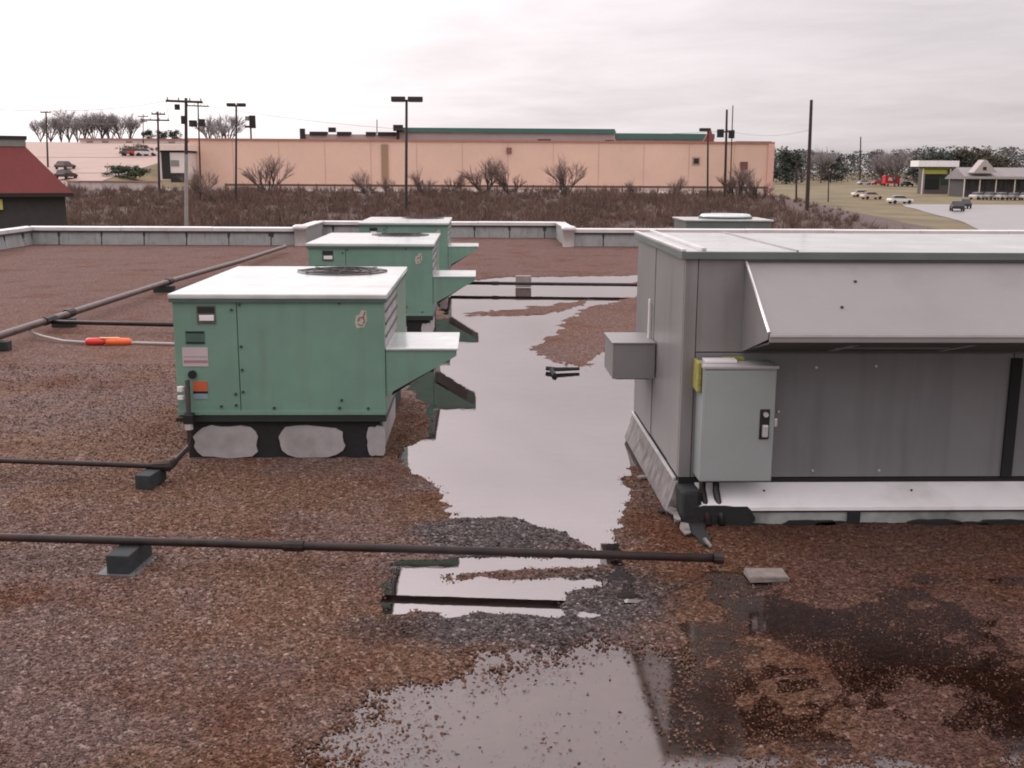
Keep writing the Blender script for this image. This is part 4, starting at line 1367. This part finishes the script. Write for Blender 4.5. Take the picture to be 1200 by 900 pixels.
shrubs = [bare_tree(s, 5.0, 6, .34, .009, 3) for s in (1, 2, 3, 4, 5)]
for i, (px, pyt, y, lab) in enumerate((
        (312, 180, 152, 'large bare shrub before the shop wall right of the left parking lamp'),
        (430, 195, 150, 'bare shrub left of the tall double headed lamp'),
        (452, 205, 153, 'smaller bare shrub just left of the tall lamp pole'),
        (496, 192, 150, 'bare shrub just right of the tall lamp pole'),
        (530, 200, 154, 'bare shrub second to the right of the tall lamp'),
        (568, 182, 150, 'tall bare shrub left of the small wall lamp'),
        (598, 178, 152, 'tall bare shrub under the small wall lamp'),
        (662, 178, 150, 'wide branching bare shrub right of the wall lamp'),
        (742, 205, 150, 'low bare shrub between the middle and right end of the shop'),
        (790, 203, 152, 'low bare shrub left of the single headed lamp'),
        (864, 190, 146, 'bare shrub at the right end wall of the shop'),
        (890, 188, 144, 'bare shrub at the corner of the tan shop'),
        (232, 192, 140, 'dense brown shrub at the left corner of the shop'),
        (248, 215, 135, 'low dark shrub below the left corner of the shop'))):
    p = at(px, pyt, y)
    z = gh(p.x, y) - .1
    plant('bare_shrub', lab, 'shrub', shrubs[i % 5], p.x, y, z, max(.4, (p.z - z) / 5.0), i * 1.3, 'bare shrubs on the bank')

trees = [bare_tree(s, 9.0, 1, .36, .026, 4, .10) for s in (11, 12, 16, 18)]
for i, (px, pyt, y) in enumerate(((44, 146, 300), (56, 147, 296), (68, 141, 300), (77, 138, 305), (87, 141, 295), (96, 144, 306), (106, 141, 300), (115, 136, 298), (126, 144, 304), (137, 134, 300), (149, 141, 296), (243, 146, 330), (254, 148, 325), (264, 143, 335))):
    p = at(px, pyt, y)
    z = gh(p.x, y) - .2
    nth = ('leftmost', 'second', 'third', 'fourth', 'fifth', 'sixth', 'seventh', 'eighth', 'ninth', 'tenth', 'rightmost')
    lab = ('grey bare tree, %s from the left on the skyline above the car park' % nth[i] if 0 < i < 10 else 'grey bare tree, %s of the skyline row above the car park' % nth[i] if i < 11 else 'grey bare tree, %s of three over the left end of the shop roof' % ('left', 'middle', 'right')[i - 11])
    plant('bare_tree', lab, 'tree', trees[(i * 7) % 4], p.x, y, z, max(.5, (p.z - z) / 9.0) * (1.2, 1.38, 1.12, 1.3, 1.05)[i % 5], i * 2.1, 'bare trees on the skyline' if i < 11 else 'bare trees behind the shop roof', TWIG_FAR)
ever = [leafy(s, 6, 5, 1500, LEAFD, .34) for s in (21, 22)]
for px, pyt, y, lab, k in ((172, 153, 285, 'dark round evergreen at the left of the clump behind the car park', .9), (187, 154, 290, 'dark evergreen in the middle of the clump behind the car park', .8), (203, 153, 288, 'dark evergreen at the right of the clump next to the white shed roof', .9)):
    p = at(px, pyt, y)
    z = at(px, 171, y).z
    plant('evergreen_tree', lab, 'tree', ever[int(px) % 2], p.x, y, z, (p.z - z) / 6.0, px, 'evergreens behind the car park')
hed = leafy(31, 3, 4.5, 1800, M('hedge_green', (0.055, 0.075, 0.04), .8, island=.4), .3)
for px, py, y, lab, sc in ((137, 208, 186, 'dark green bush at the left on the car park edge', .7), (156, 206, 186, 'larger dark green bush on the car park edge', .9)):
    p = at(px, py, y)
    plant('green_bush', lab, 'bush', hed, p.x, y, gh(p.x, y), sc, px)
hed2 = leafy(32, 2, 5, 500, LEAFB, .25)
for px, py, y, lab in ((150, 178, 232, 'low olive hedge above the parked cars at the car park'), (168, 176, 236, 'low olive hedge next to the red car row')):
    p = at(px, py, y)
    plant('hedge', lab, 'bush', hed2, p.x, y, gh(p.x, y), 1.0, px)

# right horizon: individual trees and the wood behind them
broad = [leafy(s, 9, 8, 1600, LEAFB, .4, .1) for s in (41, 42)]
for px, pyt, y, lab, ms, cm in (
        (1090, 172, 330, 'dark evergreen behind the white roofed shop', ever[0], None),
        (1108, 170, 335, 'tall dark evergreen at the right end of the white roofed shop', ever[1], None),
        (1124, 167, 340, 'round olive tree behind the grey house', broad[0], None),
        (1142, 168, 335, 'large olive tree above the grey house gable', broad[1], None),
        (1160, 172, 345, 'olive tree right of the grey house gable', broad[0], None),
        (1178, 178, 340, 'lower olive tree near the right frame edge', broad[1], None),
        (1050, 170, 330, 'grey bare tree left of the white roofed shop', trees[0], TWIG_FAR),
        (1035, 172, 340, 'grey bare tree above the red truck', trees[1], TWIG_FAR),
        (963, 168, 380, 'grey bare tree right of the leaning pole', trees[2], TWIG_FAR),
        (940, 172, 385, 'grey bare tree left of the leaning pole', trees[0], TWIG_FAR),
        (974, 174, 390, 'small dark evergreen right of the leaning pole', ever[0], None),
        (922, 169, 360, 'dark evergreen just beyond the shop corner', ever[1], None)):
    p = at(px, pyt, y)
    z = gh(p.x, y) - .2
    hh = 9.0 if cm else {id(ever[0]): 6.0, id(ever[1]): 6.0}.get(id(ms), 9.0)
    plant('tree', lab, 'tree', ms, p.x, y, z, (p.z - z) / hh, px, None, cm)


def wood():
    rnd = random.Random(8)
    V, Fc = [], []
    for k in range(150):
        y = rnd.uniform(400, 520)
        px = rnd.uniform(885, 1330)
        p = at(px, rnd.uniform(172, 182) - (4 if px > 1080 else 0), y)
        z0 = gh(p.x, y) - 1
        hgt = p.z - z0
        wd = rnd.uniform(3.5, 6.5)
        for _ in range(190):
            f = rnd.random() ** .7
            wr_ = wd * (1 - .55 * f) * rnd.random() ** .5
            a = rnd.uniform(0, 6.28)
            c = Vector((p.x + math.cos(a) * wr_, y + math.sin(a) * wr_, z0 + f * hgt))
            i = len(V)
            s = rnd.uniform(.25, .65)
            for _k in range(4):
                V.append(tuple(c + Vector((rnd.uniform(-1, 1), rnd.uniform(-1, 1), rnd.uniform(-1, 1))) * s))
            Fc += [(i, i + 1, i + 2), (i, i + 2, i + 3), (i, i + 3, i + 1), (i + 1, i + 3, i + 2)]
    o = ob('distant_wood', quick('distant_wood', V, Fc, M('wood_foliage', (0.085, 0.085, 0.078), .9, var=.35, scale=.08, island=.4)))
    struct(o, 'stuff', 'grey green wood along the right horizon')


wood()


def brush():
    rng = np.random.default_rng(17)
    nc = 6500
    y = rng.uniform(98, 164, nc)
    x = rng.uniform(-66, 54, nc)
    k = fbm(x * .12, y * .12, 51)
    edge = 42 + (y - 150) * .06
    m = rng.random(nc) < np.clip(.8 + .6 * k, 0.15, 1) * np.clip((edge + 6 - x) / 14, 0, 1) * np.where(y > 157, .5, 1)
    x, y, k = x[m], y[m], k[m]
    z = ground_h(x, y)
    size = (.55 + .65 * rng.random(len(x)) ** 2 + .25 * np.clip(k, 0, 1)) * np.where(y > 150, .85, 1.0) * np.clip((edge[m] + 10 - x) / 14, .45, 1)
    T = 22
    n = len(x) * T
    X, Yb, Zb, S = (np.repeat(v, T) for v in (x, y, z, size))
    a, el = rng.uniform(0, 6.283, n), rng.uniform(.25, 1.5, n)
    ln = S * rng.uniform(.7, 1.5, n)
    ox, oy = rng.normal(0, .3, n) * S, rng.normal(0, .3, n) * S
    oz = rng.random(n) ** 2 * S * .6
    ang, w = rng.uniform(0, 6.283, n), rng.uniform(.02, .045, n)
    V = np.zeros((n, 4, 3))
    for j in range(3):
        V[:, j, 0] = X + ox + np.cos(ang + j * 2.094) * w
        V[:, j, 1] = Yb + oy + np.sin(ang + j * 2.094) * w
        V[:, j, 2] = Zb + oz - .1 + (j == 1) * w
    V[:, 3, 0] = X + ox + np.cos(a) * np.cos(el) * ln
    V[:, 3, 1] = Yb + oy + np.sin(a) * np.cos(el) * ln
    V[:, 3, 2] = Zb + oz + np.sin(el) * ln
    Fc = np.array([(0, 1, 3), (1, 2, 3), (2, 0, 3)])[None] + (np.arange(n) * 4)[:, None, None]
    me = bpy.data.meshes.new('brush')
    me.from_pydata(V.reshape(-1, 3).tolist(), [], Fc.reshape(-1, 3).tolist())
    me.update()
    struct(ob('brush', me, M('brown_brush', (0.130, 0.076, 0.058), .95, var=.35, scale=.12, dirt=(0.08, 0.078, 0.05), dirt_amt=.6, island=.4)), 'stuff', 'brown leafless brush covering the bank below the shop')


brush()
# earth under the brush
bm = B()
rows = [[bm.verts.new((x, y, gh(x, y) + .04)) for x in np.linspace(-70, 48, 40)] for y in np.linspace(70, 160, 40)]
for r0, r1 in zip(rows, rows[1:]):
    for j in range(39):
        bm.faces.new((r0[j], r0[j + 1], r1[j + 1], r1[j]))
struct(ob('bank', bm, M('leaf_litter', (0.085, 0.055, 0.047), .95, var=.35, scale=.2), smooth=True), label='brown earth bank under the brush')

# ------------------------------------------------------------------ right hand buildings
YS = 258.0
t = thing('corner_shop', 'shop with bright white canopy roof and yellow sign on the right', 'shop', (0, YS, 0))
bb(1081, 1117, 191, 226, YS, 4, 'wall', M('shop_dark_wall', (0.10, 0.085, 0.08), .7), t, t)
cn = bb(1075, 1123, 185.3, 192.5, YS - 2.5, 5, 'canopy', M('white_canopy', (0.85, 0.83, 0.82), .4), t, t)
bb(1076, 1122, 192.6, 195.5, YS - 1.5, 1.0, 'canopy_soffit', M('olive_band', (0.20, 0.19, 0.10), .7), t, t)
sg = bb(1080, 1109, 196, 201, YS - 1.2, .3, 'sign_band', M('sign_yellow', (0.42, 0.43, 0.08), .6), t, t)
wn = bb(1082, 1100, 203, 219, YS - .1, .09, 'window', M('dark_glass', (0.03, 0.03, 0.032), .15), t, t)
bb(1101, 1110, 202, 214, YS - .1, .09, 'window', M('green_glass', (0.03, 0.07, 0.045), .2), t, t)
for px in (1079, 1111, 1121):
    bb(px, px + 1.6, 195, 226, YS - 2.2, .35, 'post', WPAINT, t, t)
YH = 236.0
t = thing('long_house', 'long grey roofed house with pale gable and dark porch at the right edge', 'house', (0, YH, 0))
GRF = M('grey_shingle', (0.26, 0.235, 0.235), .85, var=.12, scale=.4)
a, b = at(1124, 206, YH), at(1290, 193, YH)
rf = ob('roof', prism(B(), [(-3.0, a.z), (2.5, b.z), (8, a.z), (8, a.z - .15), (-3.0, a.z - .15)], 'x', a.x, b.x), GRF, t)
g = at(1153, 184, YH - 3)
gl_, gr_ = at(1139, 199, YH - 3), at(1167, 199, YH - 3)
gb = ob('gable', prism(B(), [(gl_.x, gl_.z), (g.x - .25, g.z), (g.x + .25, g.z), (gr_.x, gr_.z)], 'y', -3.2, -.4), M('pale_gable', (0.42, 0.37, 0.36), .8), rf)
ob('gable_vent', box(B(), g.x - .4, g.x + .4, -3.26, -3.202, gl_.z + .5, gl_.z + 1.2), MATS['vent_dark'], gb)
w0, w1 = at(1126, 230, YH), at(1285, 206, YH)
wa = ob('wall', box(B(), w0.x, w1.x, 0, 7, w0.z - 1, a.z - .16), M('house_dark', (0.075, 0.07, 0.07), .8, var=.2), t)
for px in (1128, 1146, 1165, 1187, 1206):
    bb(px, px + 1.3, 205.5, 231, YH - 2.8, .25, 'porch_post', WPAINT, t, t)
for px in (1131, 1150, 1169, 1191):
    wn = bb(px, px + 10, 209, 219, YH - .12, .11, 'window', MATS['dark_glass'], wa, t)
bb(1124, 1290, 203.5, 206.4, YH - 3.2, .19, 'fascia', M('fascia_grey', (0.34, 0.33, 0.3), .7), rf, t)

# ------------------------------------------------------------------ cars
GLASS = M('car_glass', (0.02, 0.022, 0.025), .1)
TYRE = M('tyre', (0.015, 0.015, 0.016), .8)


def car_meshes():
    prof = [(-2.2, .35), (-2.22, .72), (-2.1, .92), (-1.3, .98), (1.3, .90), (2.1, .78), (2.22, .55), (2.18, .35)]
    bm = prism(B(), prof, 'y', -.85, .85)
    bmesh.ops.bevel(bm, geom=list(bm.edges), offset=.06, segments=1, affect='EDGES')
    me1 = bpy.data.meshes.new('body')
    bm.to_mesh(me1)
    bm = B()
    v = [bm.verts.new(p) for p in ((-1.75, -.78, .96), (1.05, -.78, .90), (1.05, .78, .90), (-1.75, .78, .96), (-1.3, -.62, 1.42), (.35, -.62, 1.42), (.35, .62, 1.42), (-1.3, .62, 1.42))]
    for f in ((0, 1, 2, 3), (4, 5, 6, 7), (0, 1, 5, 4), (1, 2, 6, 5), (2, 3, 7, 6), (3, 0, 4, 7)):
        bm.faces.new([v[k] for k in f])
    bmesh.ops.recalc_face_normals(bm, faces=bm.faces)
    me2 = bpy.data.meshes.new('glasshouse')
    bm.to_mesh(me2)
    me2.materials.append(GLASS)
    bm = box(B(), -1.28, .33, -.61, .61, 1.421, 1.46, .02)
    me3 = bpy.data.meshes.new('car_roof')
    bm.to_mesh(me3)
    bm = cyl(B(), (0, -.1, 0), .33, .2, 14, 'y')
    me4 = bpy.data.meshes.new('wheel')
    bm.to_mesh(me4)
    me4.materials.append(TYRE)
    return me1, me2, me3, me4


CM = car_meshes()


def car(label, px, py, y, rz, col, sc=1.0, group=None, cat='car', bedcol=None):
    p = at(px, py, y)
    z = gh(p.x, y) + .06
    t = thing('parked_car', label, cat, (p.x, y, z), rz, group)
    t.scale = (sc, sc, sc)
    mm = M('car_paint_%d_%d_%d' % tuple(int(c * 99) for c in col), col, .3, var=.04)
    for nm, me in (('body', CM[0]), ('glasshouse', CM[1]), ('roof_panel', CM[2])):
        if nm == 'glasshouse':
            ob(nm, me, None, t)
            continue
        if not me.materials:
            me.materials.append(None)
        c = ob(nm, me, None, t)
        c.material_slots[0].link = 'OBJECT'
        c.material_slots[0].material = mm
    for wx in (-1.4, 1.4):
        for wy in (-.8, .8):
            ob('wheel', CM[3], None, t, (wx, wy, .33))
    return t


PAR = 'cars parked before the long house'
car('white car at the far tip of the pale wet road', 1053, 237, 192, .15, (.72, .70, .66))
car('dark car driving along the pale wet road', 1120, 245, 160, 1.25, (.03, .025, .027))
car('second dark car close beside the first on the pale road', 1128, 242, 172, 1.3, (.04, .03, .035))
car('cream car parked on the grass left of the road bend', 1020, 231, 215, .2, (.55, .42, .33))
car('pale car at the left of the pair on the grass verge', 1009, 229, 228, .1, (.66, .60, .5))
for i, (px, col, lab) in enumerate(((1146, (.55, .53, .52), 'silver car, leftmost of the row before the long house'), (1160, (.30, .28, .28), 'grey car, second of the row before the long house'), (1174, (.5, .48, .47), 'pale grey car, third of the row before the long house'), (1188, (.22, .2, .2), 'dark grey car, fourth of the row before the long house'), (1203, (.5, .5, .5), 'light car at the frame edge before the long house'))):
    car(lab, px, 229, 216, .5 + .1 * (i % 2), col, 1.0, PAR)
car('red car in the far row left of the corner shop', 1028, 208, 352, .2, (.55, .03, .03))
car('white car at the left end of the far row', 1012, 208, 352, .1, (.6, .55, .54))
car('dark car right of the red box truck', 1062, 214, 330, .6, (.02, .02, .02))
p = at(1043, 212, 335)
t = thing('box_truck', 'bright red box truck with white panel beside the corner shop', 'truck', (p.x, 335, gh(p.x, 335)), .12)
ob('cargo_box', box(B(), -2.6, 2.2, -1.1, 1.1, .8, 3.2, .05), M('truck_red', (.60, .02, .03), .4), t)
ob('white_panel', box(B(), -1.6, 1.0, -1.14, -1.105, 1.7, 2.7), WHITE, t)
cbn = ob('cab', box(B(), 2.22, 3.9, -1.0, 1.0, .6, 2.3, .15), M('cab_white', (.7, .68, .68), .4), t)
ob('windscreen', box(B(), 3.86, 3.915, -.85, .85, 1.4, 2.1), GLASS, cbn)
for wx in (-1.6, 3.0):
    for wy in (-1.0, 1.0):
        ob('wheel', CM[3], None, t, (wx, wy, .4))
for i, (px, py, y, rz, col, lab) in enumerate(((76, 208, 180, 1.4, (.05, .03, .03), 'dark car nearest the red mansard roof in the car park'), (75, 199, 196, 1.4, (.10, .06, .06), 'brown car behind the dark one in the car park'), (161, 181, 226, .1, (.45, .05, .04), 'red car in the upper row of the car park'), (170, 181, 226, .1, (.62, .58, .56), 'white car in the upper row of the car park'), (152, 181, 226, .1, (.1, .1, .1), 'black car left of the red one in the car park'))):
    car(lab, px, py, y, rz, col, 1.0, 'cars in the sloping car park')

scene.render.resolution_x, scene.render.resolution_y = 1024, 768
